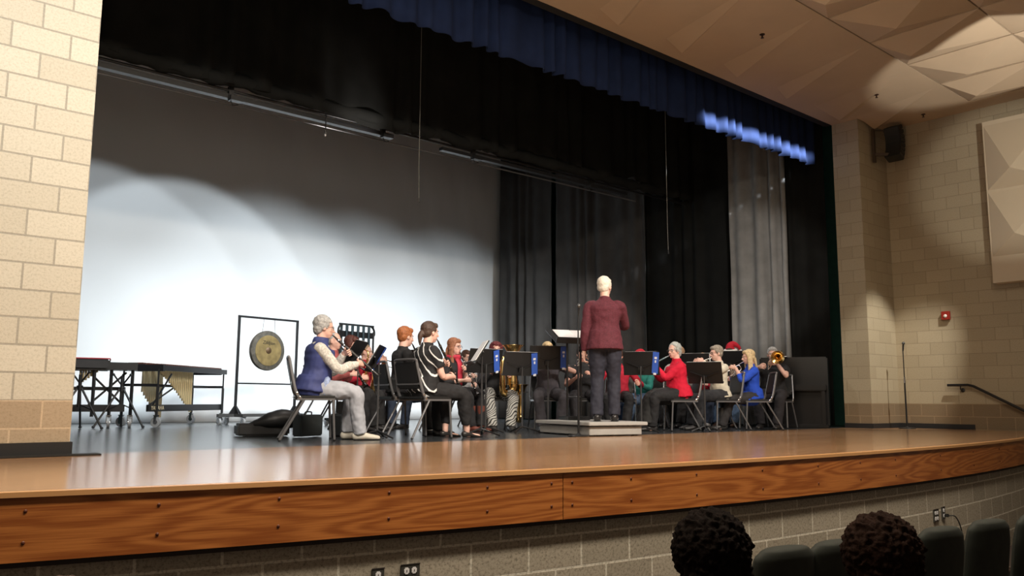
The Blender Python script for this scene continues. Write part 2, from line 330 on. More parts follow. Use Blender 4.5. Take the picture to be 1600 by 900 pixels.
# ceiling: flat field + grooves + folded plates + pyramid coffers
mb = MB()
mb.box((6.0, (5.05 + 7.12) / 2, CZ + .06), (18, 7.12 - 5.05, .12))
for tri in (((10.82, 5.14), (11.29, 6.78), (11.74, 6.82)), ((12.1, 5.2), (12.49, 6.81), (13.45, 6.76)), ((13.11, 5.17), (13.5, 6.6), (14.3, 6.6)), ((9.5, 5.14), (9.9, 6.78), (10.4, 6.82)), ((6.9, 5.14), (7.3, 6.78), (7.8, 6.82)), ((8.2, 5.14), (8.6, 6.78), (9.1, 6.82))):
    a, b, c = [Vector((*p, CZ)) for p in tri]; d = (b + c) / 2 * .5 + c * .5 + Vector((0, 0, -.09)); mb.add([a, b, c, d], [(0, 1, 3), (1, 2, 3), (0, 3, 2), (0, 2, 1)])
tag(mb.build('ceiling', M_ceil, smooth=False), kind='structure')
mb = MB()
x0 = 14.13
for i in range(13):
    for j in range(5):
        a = x0 - 1.12 * (i + 1) + .015; b = x0 - 1.12 * i - .015; y1 = 5.03 - 1.38 * j; y0 = y1 - 1.36
        ax = a + (b - a) * (.34 if (i + j) % 2 == 0 else .46); ay = y0 + (y1 - y0) * (.74 if (i + j) % 2 == 0 else .55); dz = .19
        P = [(a, y0, CZ), (b, y0, CZ), (b, y1, CZ), (a, y1, CZ), (ax, ay, CZ - dz), (a, y0, CZ + .04), (b, y0, CZ + .04), (b, y1, CZ + .04), (a, y1, CZ + .04)]
        mb.add(P, [(0, 1, 4), (1, 2, 4), (2, 3, 4), (3, 0, 4), (5, 8, 7, 6), (0, 5, 6, 1), (1, 6, 7, 2), (2, 7, 8, 3), (3, 8, 5, 0)])
mb.box((14.37, 1.6, CZ + .06), (.46, 6.9, .12)); mb.box((7, 1.6, CZ + .16), (15.5, 6.9, .08))
tag(mb.build('ceiling', M_ceil, smooth=False), kind='structure')
# stage house
mb = MB(); mb.box((7, 16.55, 4.5), (18, .1, 9.2)); tag(mb.build('wall_back', M_teal, smooth=False), kind='structure')
mb = MB(); mb.box((15.2, 11.8, 4.5), (.1, 9.4, 9.2)); tag(mb.build('wall_stage_right', M_teal, smooth=False), kind='structure')
mb = MB(); mb.box((-2.1, 11.9, 4.5), (.1, 9.2, 9.2)); tag(mb.build('wall_stage_left', M_teal, smooth=False), kind='structure')
mb = MB(); mb.box((6.6, 11.8, 9.1), (18, 9.4, .1)); tag(mb.build('ceiling', M_fly, smooth=False), kind='structure')

# ------------------------------------------------------------------ draperies
def cloth(name, path, z0, z1, amp, wl, m, label, cat, seed=0, bot=None, top=None, lean=0, group=None, nz=18, sharp=1.0, spread=1.0):
    """pleated drape along a plan path; bot(s)/top(s) give hem and head heights; lean shears the folds sideways towards the hem"""
    pts = [Vector((*p, 0)) for p in path]; seg = [(b - a).length for a, b in zip(pts[:-1], pts[1:])]; Ltot = sum(seg)
    n = int(Ltot / (wl / 9)); V = []; F = []; rnd = random.Random(seed)
    ph = [rnd.uniform(0, 6.28) for _ in range(6)]
    for i in range(n + 1):
        s = Ltot * i / n; q = s; k = 0
        while k < len(seg) - 1 and q > seg[k]: q -= seg[k]; k += 1
        t = (pts[k + 1] - pts[k]).normalized(); nn = Vector((-t.y, t.x, 0)); p = pts[k] + t * q
        ss = s + .25 * wl * math.sin(2 * math.pi * s / (wl * 3.7) + ph[0]) + .2 * wl * math.sin(2 * math.pi * s / (wl * 6.1) + ph[1])
        wv = math.sin(2 * math.pi * ss / wl); wv = math.copysign(abs(wv) ** sharp, wv)
        am = amp * (.75 + .35 * math.sin(s / wl * 1.3 + ph[2]))
        zb = bot(s) if bot else z0; zt = top(s) if top else z1
        for j in range(nz + 1):
            h = j / nz; z = zb + (zt - zb) * h
            off = am * wv * (1 - .35 * h) + .012 * math.sin(z * 3 + ss * 9 + ph[3]); sh = lean * (1 - h)
            V.append(p + nn * off + t * sh + Vector((0, 0, z)))
    for i in range(n):
        for j in range(nz): a = i * (nz + 1) + j; F.append((a, a + nz + 1, a + nz + 2, a + 1))
    b = MB(); b.add(V, F); o = b.build(name, m, angle=80)
    md = o.modifiers.new('cloth', 'SOLIDIFY'); md.thickness = .008
    return tag(o, label, cat, group)
tag(cloth('cyclorama', [(-1.6, 15.3), (13.0, 15.3)], .004, 8.6, .012, 1.3, M_cyc, 'large smooth white cyclorama cloth hanging at the back of the stage', 'backdrop', 3, nz=30))
rnd = random.Random(4)
def valbot(s): return 4.60 + .012 * math.sin(s * 9)
cloth('valance', [(-1.2, 7.5), (13.58, 7.5)], 4.6, 6.4, .06, .27, M_blue, 'pleated blue grand valance hanging right behind the proscenium edge', 'valance', 5, bot=valbot, nz=10, sharp=.7)
def bot2(s):
    x = s - 1.4
    b = 4.30 + .05 * noise.noise((x * 1.3, 0, 0)) + .05 * noise.noise((x * 5, 3, 0))
    if 4.9 < x < 7.2: b -= .10 * math.sin((x - 4.9) / 2.3 * math.pi)
    if 8.3 < x < 12: b += .16 * abs(math.sin((x - 8.3) * 1.4))
    return b
cloth('border_curtain', [(-1.4, 9.9), (14.2, 9.9)], 4.3, 6.9, .055, .42, M_vel, 'long black border curtain hanging over the middle of the stage, bunched along its hem', 'curtain', 6, bot=bot2, nz=16, sharp=.8)
# bunched hem roll of the border
mb = MB(); P = []; Rr = []
for i in range(170):
    x = 1.9 + i * .062; P.append((x, 9.93 + .03 * noise.noise((x * 4, 1, 0)), 4.36 + .05 * noise.noise((x * 2.3, 5, 0)))); Rr.append((.07 + .035 * noise.noise((x * 6, 9, 1)), .09 + .05 * noise.noise((x * 5, 2, 4))))
mb.tube(P, Rr, n=12); hem = mb.build('border_hem', M_vel, bpy.data.objects['border_curtain'])
# side drapes
cloth('side_curtain', [(12.55, 14.9), (12.75, 13.35)], .02, 6.2, .07, .34, M_vel_lit, 'pleated side drape coloured paler as if lit, at the right edge of the white backdrop', 'curtain', 11, nz=8, sharp=.8)
cloth('side_curtain', [(12.80, 13.25), (13.05, 10.9)], .02, 6.4, .06, .36, M_vel_lit, 'side drape coloured paler as if lit, behind the conductor, second right of the white backdrop', 'curtain', 12, nz=8, sharp=.8)
cloth('side_curtain', [(13.10, 10.95), (13.45, 9.0)], .02, 6.6, .05, .34, M_vel, 'black side drape between the paler lit-toned drapes and the lit-toned grey leg', 'curtain', 13, nz=8)
cloth('stage_leg', [(13.22, 9.02), (13.42, 7.95)], .02, 6.2, .10, .30, M_leg_lit, 'stage leg coloured lighter grey as if lit, with deep leaning folds above the trombone player', 'curtain', 14, nz=14, lean=.0, sharp=.7)
cloth('side_curtain', [(13.55, 8.15), (14.05, 7.55)], .02, 6.0, .05, .28, M_vel, 'black drape just inside the right proscenium opening', 'curtain', 15, nz=8)

# ------------------------------------------------------------------ batten, cables, fixtures above the stage
b0 = empty('lighting_batten', (6, 10.05, 4.28), 90, 'long black pipe batten with cable trough along the hem of the black border', 'batten')
mb = MB(); mb.tube([(-6.5, 0, 0), (8.1, 0, 0)], .018, n=10); mb.build('pipe', M_black, b0)
mb = MB(); mb.box((-3, 0.03, -.075), (6.5, .09, .06)); mb.box((3.4, .03, -.075), (4.2, .09, .05)); mb.build('cable_trough', M_black, b0)
for x in (-2.0, .25, 1.9, 4.5):
    mb = MB(); mb.box((x, 0, -.03), (.06, .06, .16)); mb.box((x + .06, -.02, -.10), (.16, .1, .06)); mb.tube([(x, 0, -.12), (x + .03, -.01, -.19), (x + .1, -.01, -.16)], .006, n=6); mb.build('clamp', M_black, b0)
b1 = empty('lighting_batten', (6, 10.35, 4.21), 90, 'thin bright pipe hanging behind the black border hem, above the cyclorama', 'batten')
mb = MB(); mb.tube([(-6.5, 0, 0), (6.1, 0, 0)], .012, n=8); mb.build('pipe', M_grey, b1)
def hmic(x, y, zt, zb, label):
    e = empty('hanging_microphone', (x, y, zb), 90, label, 'microphone')
    mb = MB(); mb.tube([(-.02, 0, zt - zb), (-.01, 0, .5), (0, 0, .05)], .004, n=6); mb.build('cable', mat('pale_cable', (.25, .25, .23), .5), e)
    mb = MB(); mb.tube([(0, 0, .06), (0, 0, .03), (.005, 0, 0)], [.004, .008, .009], n=8, dome=True); mb.build('capsule', M_black, e)
hmic(6.52, 9.5, 9.05, 3.15, 'thin hanging microphone on a long cable in front of the white cyclorama')
hmic(10.73, 8.5, 9.05, 2.80, 'thin hanging microphone on a long cable in front of the black drapes')
e = empty('pendant_socket', (5.33, 10.03, 4.0), 90, 'small pendant lamp socket hanging under the border hem', 'fixture')
mb = MB(); mb.tube([(0, 0, .27), (0, 0, .03)], .008, n=6); mb.tube([(0, 0, .05), (0, 0, 0)], [.015, .012], n=8); mb.build('stem', M_black, e)
mb = MB(); mb.ell((0, 0, -.015), (.014, .014, .018)); mb.build('bulb', M_whitep, e)
for (x, y), lb in (((9.44, 5.85), 'small sprinkler head nearest the middle of the ceiling'), ((12.72, 5.89), 'small sprinkler head between the folded ceiling plates'), ((14.2, 5.8), 'small sprinkler head close to the right side wall')):
    e = empty('sprinkler_head', (x, y, CZ), 90, lb, 'sprinkler')
    mb = MB(); mb.lathe([(0, 0), (.035, 0), (.035, -.008), (.012, -.012), (.010, -.045), (0, -.045)], n=14); mb.build('escutcheon', mat('dark_bronze', (.06, .03, .02), .4, .6), e)
    mb = MB(); mb.lathe([(0, -.048), (.022, -.05), (.022, -.053), (0, -.054)], n=12); mb.bar((-.012, 0, -.01), (-.016, 0, -.05), .004); mb.bar((.012, 0, -.01), (.016, 0, -.05), .004); mb.build('deflector', MATS['dark_bronze'], e)

# ------------------------------------------------------------------ things on the right walls
sp = empty('line_array_speaker', (14.25, 6.62, 4.95), 90, 'curved black line array loudspeaker hung high on the right pier', 'speaker')
for i in range(8):
    a = -.40 + i * .114; T_ = Matrix.Translation((.10 + .9 * (math.cos(a) - 1), -.26, .90 * math.sin(a) * .72 - .05)) @ Matrix.Rotation(-a, 4, 'Y')
    mb = MB(); mb.rbox((0, 0, 0), (.19, .26, .076), .008, T=T_); cb = mb.build('speaker_module', mat('speaker_black', (.02, .022, .02), .5), sp)
    mb = MB(); mb.box((.0, -.132, 0), (.17, .006, .058), T=T_); mb.build('grille', M_black, cb, smooth=False)
mb = MB(); mb.box((-.20, -.02, -.10), (.06, .04, .60)); mb.bar((-.2, -.03, -.26), (-.02, -.2, -.26), .05, .05); mb.bar((-.2, -.03, .18), (.02, -.2, .18), .02, .02); mb.build('bracket', mat('bracket_bronze', (.07, .05, .035), .5), sp)
# acoustic panel with pyramids on the side wall
ap = empty('acoustic_panel', (14.58, 4.0, 2.3), 90, 'large cream acoustic wall panel with folded pyramid faces on the right side wall', 'acoustic panel')
mb = MB(); X1, X0 = -.02, -.24; Mpan = mat('panel_cream', (.62, .52, .38), .8)
mb.box(((X0 + X1) / 2, -.65, 1.31), (X1 - X0, 3.2, 2.62)); mb.build('panel_frame', Mpan, ap, smooth=False)
for zc0, zc1 in ((.42, 1.45), (1.49, 2.55)):
    for k in range(3):
        y1 = .93 - k * 1.05; y0 = y1 - 1.0; zc = zc0 + (zc1 - zc0) * (.28 if k % 2 == 0 else .75)
        if zc0 > 1: zc = zc0 + .25
        ax = X0 - .26; ay = y1 - .42; P = [(X0 - .002, y1, zc0), (X0 - .002, y0, zc0), (X0 - .002, y0, zc1), (X0 - .002, y1, zc1), (ax, ay, zc)]
        m2 = MB(); m2.add(P, [(0, 1, 4), (1, 2, 4), (2, 3, 4), (3, 0, 4), (3, 2, 1, 0)]); m2.build('pyramid_facet', Mpan, ap, smooth=False)
e = empty('fire_alarm', (14.59, 5.78, 1.86), 90, 'small red fire alarm strobe on the right side wall', 'alarm')
mb = MB(); mb.rbox((-.03, 0, 0), (.06, .13, .14), .006); mb.build('housing', mat('alarm_red', (.35, .03, .02), .4), e)
mb = MB(); mb.ell((-.06, 0, -.01), (.02, .03, .03)); mb.build('strobe_lens', mat('lens_white', (.8, .75, .7), .2), e)
e = empty('handrail', (14.5, 5.7, .71), 90, 'dark metal handrail sloping down along the right side wall', 'handrail')
mb = MB(); mb.tube([(0, .10, 0), (0, -.22, 0), (0, -.30, -.02), (0, -1.6, -.72), (0, -2.2, -1.05)], .022, n=10); mb.build('rail', M_black, e)
for y, z in ((-.1, 0), (-1.2, -.5)):
    mb = MB(); mb.tube([(0, y, z - .01), (.0, y, z - .07), (.08, y, z - .08)], .01, n=8); mb.ell((.085, y, z - .08), (.012, .035, .035)); mb.build('bracket', M_black, e)
# outlets on the stage front
def outlet(x, z, wdt, label, dup_=1, plug=False):
    y = yedge(x) + .05; a = math.atan((x - 8) / 30); e = empty('power_outlet', (x, y, z), 90 + math.degrees(a), label, 'outlet')
    mb = MB(); mb.rbox((0, -.006, 0), (wdt, .012, .118), .003); mb.build('cover_plate', mat('steel_plate', (.10, .10, .09), .35, .5), e)
    for k in range(dup_):
        xx = (k - (dup_ - 1) / 2) * .046
        for zz in (.026, -.026):
            mb = MB(); mb.rbox((xx, -.013, zz), (.03, .006, .034), .006); mb.box((xx, -.0165, zz), (.004, .002, .01), 1); mb.build('receptacle', [M_whitep, M_black], e)
    mb = MB(); mb.bar((-wdt / 2, -.012, .06), (wdt / 2, -.012, .06), .004, .006); mb.build('plate_edge', M_chrome, e)
    return e
outlet(2.60, -.555, .075, 'narrow metal power outlet plate low on the stage front, left of the double one')
outlet(2.79, -.55, .118, 'wide double power outlet on the stage front below the conductor', 2)
outlet(8.62, -.66, .118, 'double power outlet on the stage front at the right', 2)
outlet(8.80, -.65, .075, 'single power outlet with a black plug at the right of the stage front')
e = empty('extension_cord', (8.80, yedge(8.8) + .03, -.67), 90, 'black power cord plugged into the right outlet of the stage front', 'cord')
mb = MB(); mb.rbox((0, -.02, 0), (.03, .04, .03), .006); mb.build('plug', M_rubber, e)
mb = MB(); mb.tube([(0, -.04, 0), (.03, -.09, -.01), (.12, -.1, -.14), (.2, -.1, -.42)], .006, n=8, sub=5); mb.build('cable', M_rubber, e)

# ------------------------------------------------------------------ people
DG = None
def remesh(b, name, voxel, smooth=4, mats=None):
    me = b.mesh(name, mats); o = bpy.data.objects.new('tmp', me); C.objects.link(o)
    m = o.modifiers.new('r', 'REMESH'); m.mode = 'VOXEL'; m.voxel_size = voxel; m.use_smooth_shade = True
    if smooth: s = o.modifiers.new('s', 'SMOOTH'); s.factor = .5; s.iterations = smooth
    dg = bpy.context.evaluated_depsgraph_get(); ev = o.evaluated_get(dg); nm = bpy.data.meshes.new_from_object(ev); nm.name = name
    bpy.data.objects.remove(o); bpy.data.meshes.remove(me)
    nm.materials.clear()
    for q in (mats if isinstance(mats, list) else [mats]): nm.materials.append(q)
    return nm
def displace(me, amp, sc, seed=0, stretch=(1, 1, 1)):
    me.calc_loop_triangles()
    N = [v.normal.copy() for v in me.vertices]
    for v, nn in zip(me.vertices, N):
        c = v.co; d = noise.noise((c.x * sc * stretch[0] + seed, c.y * sc * stretch[1], c.z * sc * stretch[2])) + .5 * noise.noise((c.x * sc * 2.3, c.y * sc * 2.3 + seed, c.z * sc * 2.1)); v.co = c + nn * d * amp
def link(me, name, parent):
    me.polygons.foreach_set('use_smooth', [True] * len(me.polygons))
    o = bpy.data.objects.new(name, me); C.objects.link(o); o.parent = parent; return o
def ik(a, b, l1, l2, hint):
    a = Vector(a); b = Vector(b); d = b - a; L = d.length
    if L > (l1 + l2) * .995: b = a + d * ((l1 + l2) * .995 / L); d = b - a; L = d.length
    x = (l1 * l1 - l2 * l2 + L * L) / (2 * L); h = math.sqrt(max(l1 * l1 - x * x, 0)); t = d / L; q = Vector(hint); q = (q - t * q.dot(t)).normalized()
    return a + t * x + q * h, b
def hand(b, wr, d, palm, sidev, curl=.6, spread=1, sgn=1):
    """palm + four unequal bent fingers + thumb; d finger direction, palm = palm normal, thumb on sidev side"""
    d = Vector(d).normalized(); pn = Vector(palm); pn = (pn - d * pn.dot(d)).normalized(); sv = d.cross(pn).normalized() * sgn
    if sv.dot(Vector(sidev)) < 0: sv = -sv
    wr = Vector(wr)
    b.tube([wr - d * .02, wr + d * .015, wr + d * .05, wr + d * .088], [(.024, .018), (.030, .017), (.040, .015), (.038, .012)], n=10, side=sv, dome=True)
    for k, (of, ln) in enumerate(((.028, .072), (.010, .080), (-.009, .074), (-.027, .058))):
        p = wr + d * (.084 - abs(of) * .15) + sv * of; P = [p]; ang = curl * .5
        for fr in (.45, .30, .25):
            q = (d * math.cos(ang) + pn * math.sin(ang) + sv * of * spread * 2.5).normalized(); p = p + q * ln * fr; P.append(p); ang += curl
        b.tube(P, [.0095, .0088, .0080, .0068], n=7, dome=True)
    p = wr + d * .025 + sv * .026; P = [p, p + (d * .6 + sv * .75 + pn * .3).normalized() * .035, p + (d * .75 + sv * .6 + pn * .45).normalized() * .062, p + (d * .85 + sv * .4 + pn * .65).normalized() * .082]
    b.tube(P, [.013, .0115, .0095, .0075], n=7, dome=True)

def person(name, loc, az, label, sit=True, sc=1.0, lean=6, head=(0, 0), hR=None, hL=None, fR=None, fL=None, top=None, sleeve='long', bottom=None, shoe=None, shoestyle='shoe', skin=None,
           hair='short', hmat=None, glasses=False, extra=(), fat=1.0, vox=.010, face=True, eR=(.5, -.6, -.6), eL=(-.5, -.6, -.6), hdR=None, hdL=None, skirt=False, group=None, curl=.7, hip=None, neckw=0, female=False, long_hem=0):
    skin = skin or M_skin
    root = empty('person', loc, az, label, 'person', group); root.scale = (sc, sc, sc)
    hz = hip if hip else (.545 if sit else .93); L = R(lean); S = Vector((0, math.sin(L), math.cos(L))); FW = Vector((0, math.cos(L), -math.sin(L))); X = Vector((1, 0, 0))
    P = Vector((0, 0, hz)); sh = .165 if female else .185
    N0 = P + S * .47
    T = [(-.09, .145, .105), (0, .172, .125), (.1, .158, .118), (.2, .145, .108), (.32, .165, .12), (.395, .165, .108), (.45, .118, .082), (.49, .066, .060)]
    def torso(b, k=1.0, lo=-.09, hi=.5, add=0):
        pts = []; rd = []
        for h, rx, ry in T:
            if lo - .001 <= h <= hi + .001:
                fx = fat if h < .4 else 1 + (fat - 1) * .3; pts.append(P + S * h + FW * (.02 if .05 < h < .35 else 0) * (fat)); rd.append((rx * fx * k + add, ry * fx * k + add))
        b.tube(pts, rd, n=20, side=X, sub=3)
        if female and lo < .3 < hi:
            for s_ in (-1, 1): b.ell(P + S * .31 + X * s_ * .075 + FW * .085 * fat, (.072 * k + add * .5, .06, .075), n=12)
    shR, shL = N0 + X * sh - S * .062, N0 - X * sh - S * .062
    hR = Vector(hR) if hR else P + X * .26 + FW * .05 + Vector((0, 0, -.12)); hL = Vector(hL) if hL else P - X * .26 + FW * .05 + Vector((0, 0, -.12))
    elR, wR = ik(shR, hR, .285, .255, eR); elL, wL = ik(shL, hL, .285, .255, eL)
    hpR, hpL = P + X * .09, P - X * .09
    if sit: fR = Vector(fR or (.13, .47, .0)); fL = Vector(fL or (-.13, .47, .0)); kh = (0, .6, .8)
    else: fR = Vector(fR or (.11, .0, .0)); fL = Vector(fL or (-.11, .0, .0)); kh = (0, 1, .1)
    anR, anL = fR + Vector((0, 0, .085)), fL + Vector((0, 0, .085))
    knR, anR = ik(hpR, anR, .435, .42, (.25 if sit else .03, kh[1], kh[2])); knL, anL = ik(hpL, anL, .435, .42, (-.25 if sit else -.03, kh[1], kh[2]))
    # head frame
    Hm = Matrix.Rotation(R(head[0]), 3, 'Z') @ Matrix.Rotation(R(head[1]), 3, 'X')
    Hc = P + S * .50 + Vector((0, .015, .143)) + Vector((0, .02, 0)) * (1 if head[1] < 0 else 0)
    HT = Matrix.Translation(Hc) @ Hm.to_4x4()
    b = MB(); torso(b); b.tube([P + S * .44, P + S * .52, Hc + Vector((0, -.015, -.05))], [(.075, .06), (.056 * (1 + neckw), .056), (.054, .058)], n=14, side=X, sub=3)
    for s_, e_, w_ in ((shR, elR, wR), (shL, elL, wL)):
        inn = s_ + (N0 - s_) * .35; b.tube([inn, s_, (s_ + e_) / 2, e_, (e_ + w_) / 2, w_], [.052, .052 * fat ** .5, .044 * fat ** .5, .037, .036, .025], n=12, sub=3, dome=True)
    for h_, k_, a_ in ((hpR, knR, anR), (hpL, knL, anL)): b.tube([h_, (h_ + k_) / 2, k_, k_ + (a_ - k_) * .35, a_], [.088 * fat ** .5, .078 * fat ** .5, .054, .052, .036], n=12, sub=3, dome=True)
    for a_, f_ in ((anR, fR), (anL, fL)): b.tube([a_ + Vector((0, -.03, -.05)), a_ + Vector((0, .03, -.055)), a_ + Vector((0, .16, -.065))], [(.033, .03), (.04, .028), (.036, .016)], n=10, side=X, dome=True)
    # head
    b.ell((0, -.014, .035), (.075, .095, .087), T=HT, n=20); b.ell((0, .018, -.028), (.062, .070, .082), T=HT, n=18); b.ell((0, .048, -.083), (.034, .036, .028), T=HT); b.ell((0, .070, .028), (.048, .022, .014), T=HT)
    b.ell((0, .045, -.055), (.052, .045, .035), T=HT)
    b.tube([HT @ Vector(p) for p in ((0, .082, .018), (0, .098, -.008), (0, .108, -.026))], [.008, .011, .014], n=8, dome=True)
    b.ell((0, .094, -.032), (.018, .012, .008), T=HT)
    for s_ in (-1, 1): b.ell((s_ * .077, -.004, -.008), (.009, .019, .031), T=HT); b.ell((s_ * .036, .062, -.022), (.022, .018, .016), T=HT)
    b.ell((0, .082, -.060), (.022, .012, .006), T=HT); b.ell((0, .080, -.070), (.019, .012, .006), T=HT)
    me = remesh(b, 'body', vox, 2, skin)
    hb = MB()
    dR = Vector(hdR) if hdR else (wR - elR); dL = Vector(hdL) if hdL else (wL - elL)
    hand(hb, wR, dR, -X + Vector((0, 0, -.2)), (0, .3, 1), curl); hand(hb, wL, dL, X + Vector((0, 0, -.2)), (0, .3, 1), curl)
    hm = hb.mesh('h', skin); bm = bmesh.new(); bm.from_mesh(me); bm.from_mesh(hm); bm.to_mesh(me); bm.free()
    link(me, 'body', root)
    if face:
        for s_ in (-1, 1):
            e_ = MB(); e_.ell((s_ * .030, .079, .004), (.013, .007, .0075), T=HT, n=10); e_.ell((s_ * .030, .084, .004), (.0062, .004, .0062), 1, T=HT, n=8); e_.build('eye', [M_eyew, M_iris], root)
            e_ = MB(); e_.tube([HT @ Vector((s_ * x, y, z)) for x, y, z in ((.014, .091, .021), (.030, .090, .026), (.047, .080, .020))], [.003, .004, .002], n=6); e_.build('eyebrow', hmat if hmat else M_brown_hair, root)
        e_ = MB(); e_.ell((0, .0905, -.061), (.021, .0055, .0045), T=HT, n=10); e_.ell((0, .089, -.069), (.017, .0055, .0045), T=HT, n=10); e_.build('lips', M_lips, root)
    if glasses:
        g = MB()
        for s_ in (-1, 1):
            g.tube([HT @ Vector((s_ * .033 + .024 * math.cos(a), .099 - .004 * abs(math.cos(a)), .002 + .018 * math.sin(a))) for a in [k * math.pi / 6 for k in range(12)]], .002, n=5, closed=True)
            g.tube([HT @ Vector(p) for p in ((s_ * .057, .095, .008), (s_ * .080, .04, .008), (s_ * .082, -.005, .002))], .002, n=5)
        g.tube([HT @ Vector(p) for p in ((-.010, .1, .005), (.010, .1, .005))], .002, n=5); g.build('glasses', mat('glasses_frame', (.05, .04, .04), .3), root)
    # hair
    if hair:
        h = MB(); amp, hs = .004, 30
        if hair in ('short', 'bowl', 'long', 'bun', 'curly', 'bigcurly', 'buzz', 'pony', 'bob'):
            k = .97 if hair == 'buzz' else 1.0
            h.ell((0, -.026, .048), (.083 * k, .100 * k, .087 * k), T=HT, n=18); h.ell((0, -.048, -.005), (.077 * k, .060, .068), T=HT, n=16)
            if hair != 'buzz':
                for s_ in (-1, 1): h.ell((s_ * .066, -.004, .03), (.018, .045, .042), T=HT)
                h.ell((0, .045, .085), (.062, .042, .038), T=HT)
        if hair == 'bowl': h.ell((0, .055, .062), (.070, .042, .038), T=HT); [h.ell((s_ * .068, -.01, .0), (.024, .05, .05), T=HT) for s_ in (-1, 1)]
        if hair in ('long', 'bob'):
            ln = .30 if hair == 'long' else .14
            for s_ in (-1, 1): h.tube([HT @ Vector(p) for p in ((s_ * .05, .03, .08), (s_ * .083, .005, 0), (s_ * .088, .01, -.08), (s_ * .085, .03, -.08 - ln * .5), (s_ * .08, .04, -.05 - ln * .8))], [(.02, .03), (.02, .045), (.022, .045), (.024, .04), (.012, .02)], n=10, sub=3, side=Hm @ Vector((1, 0, 0)), dome=True)
            h.tube([HT @ Vector(p) for p in ((0, -.07, .03), (0, -.085, -.05), (0, -.09, -.12), (0, -.085, -.06 - ln * .8))], [(.06, .03), (.075, .035), (.08, .03), (.05, .015)], n=12, sub=3, side=Hm @ Vector((1, 0, 0)), dome=True)
        if hair == 'pony': h.ell((0, -.105, -.02), (.035, .035, .035), T=HT); h.tube([HT @ Vector(p) for p in ((0, -.10, 0), (0, -.13, -.05), (0, -.12, -.15))], [.028, .03, .012], n=10, sub=3, dome=True)
        if hair in ('curly', 'bigcurly'):
            g = .105 if hair == 'curly' else .135
            h.ell((0, -.03, .03), (g, g, g * 1.02), T=HT, n=18); h.ell((0, -.055, -.05), (g * .95, g * .8, g), T=HT, n=16); amp, hs = (.012 if hair == 'curly' else .014), 55
        if hair == 'balding':
            h.ell((0, -.055, -.01), (.078, .055, .062), T=HT, n=16); [h.ell((s_ * .068, -.03, .005), (.016, .045, .035), T=HT) for s_ in (-1, 1)]
        if hair == 'crew': h.ell((0, -.028, .046), (.080, .095, .084), T=HT, n=18); h.ell((0, -.045, 0), (.075, .058, .06), T=HT, n=16)
        if hair == 'puffy': h.ell((0, -.032, .045), (.095, .105, .095), T=HT, n=18); h.ell((0, -.06, -.02), (.085, .06, .075), T=HT, n=16); amp = .010; [h.ell((s_ * .07, -.01, .02), (.024, .045, .05), T=HT) for s_ in (-1, 1)]
        hm_ = remesh(h, 'hair', .006 if 'curly' in hair else .008, 1, hmat); displace(hm_, amp, hs, 3); link(hm_, 'hair', root)
    seed = len(label) * 1.7
    # trousers
    if bottom:
        b = MB(); b.tube([P + S * h for h in (-.10, -.03, .05, .09)], [(.15 * fat, .12 * fat), (.180 * fat, .134 * fat), (.166 * fat, .124 * fat), (.15 * fat, .112 * fat)], n=20, side=X, sub=3)
        for h_, k_, a_ in ((hpR, knR, anR), (hpL, knL, anL)):
            cuff = a_ + Vector((0, -.0, -.03)) + (k_ - a_) * .04
            if shoestyle == 'heel': cuff = a_ + (k_ - a_) * .16
            b.tube([h_, (h_ + k_) / 2, k_, k_ + (a_ - k_) * .4, cuff], [.105 * fat ** .5, .096 * fat ** .5, .080, .077, .074 if shoestyle != 'heel' else .055], n=14, sub=4)
        me = remesh(b, 'trousers', .012, 3, bottom); displace(me, .010, 13, seed, (1, 1, .8)); link(me, 'trousers', root)
    if skirt:
        b = MB(); m_ = (knR + knL) / 2; b.tube([P + Vector((0, -.02, 0)), (P + m_) / 2 + Vector((0, 0, -.01)), m_ + Vector((0, .0, -.0)), m_ + Vector((0, .07, -.18)), (fR + fL) / 2 + Vector((0, .05, .12))], [(.20, .13), (.21, .13), (.20, .10), (.19, .11), (.21, .15)], n=24, sub=4, side=X)
        me = remesh(b, 'skirt', .014, 3, skirt); displace(me, .018, 9, seed, (1.6, .6, .5)); link(me, 'skirt', root)
    if top:
        b = MB(); torso(b, 1.05, -.09 - 0, .5, .008); b.tube([P + S * (-.04 if sit else -.10), P + S * .12], [(.192 * fat + .012, .146 * fat + .014), (.17 * fat, .13 * fat)], n=20, side=X, sub=3)
        if long_hem: b.tube([P + S * .1, P + S * 0, P + S * -.03 + FW * .10, P + FW * .2 - S * .05], [(.175 * fat, .14), (.20 * fat, .15), (.205 * fat, .125), (.20 * fat, .10)], n=20, side=X, sub=3)
        b.tube([P + S * .46, P + S * .53], [(.085, .075), (.066, .066)], n=16, side=X)
        for s_, e_, w_ in ((shR, elR, wR), (shL, elL, wL)):
            inn = s_ + (N0 - s_) * .35
            if sleeve == 'long': b.tube([inn, s_, (s_ + e_) / 2, e_, (e_ + w_) / 2, w_ + (e_ - w_) * .06], [.056, .060 * fat ** .5, .058 * fat ** .5, .054, .050, .038], n=14, sub=4)
            elif sleeve == 'mid': b.tube([inn, s_, (s_ + e_) / 2, e_, e_ + (w_ - e_) * .45], [.062, .066 * fat ** .5, .060 * fat ** .5, .052, .045], n=14, sub=4)
            else: b.tube([inn, s_, s_ + (e_ - s_) * (.62 if sleeve == 'short' else .3)], [.062, .068 * fat ** .5, .064 * fat ** .5], n=14, sub=4)
        me = remesh(b, 'shirt', .011, 2, top); displace(me, .007, 14, seed + 3); link(me, 'shirt', root)
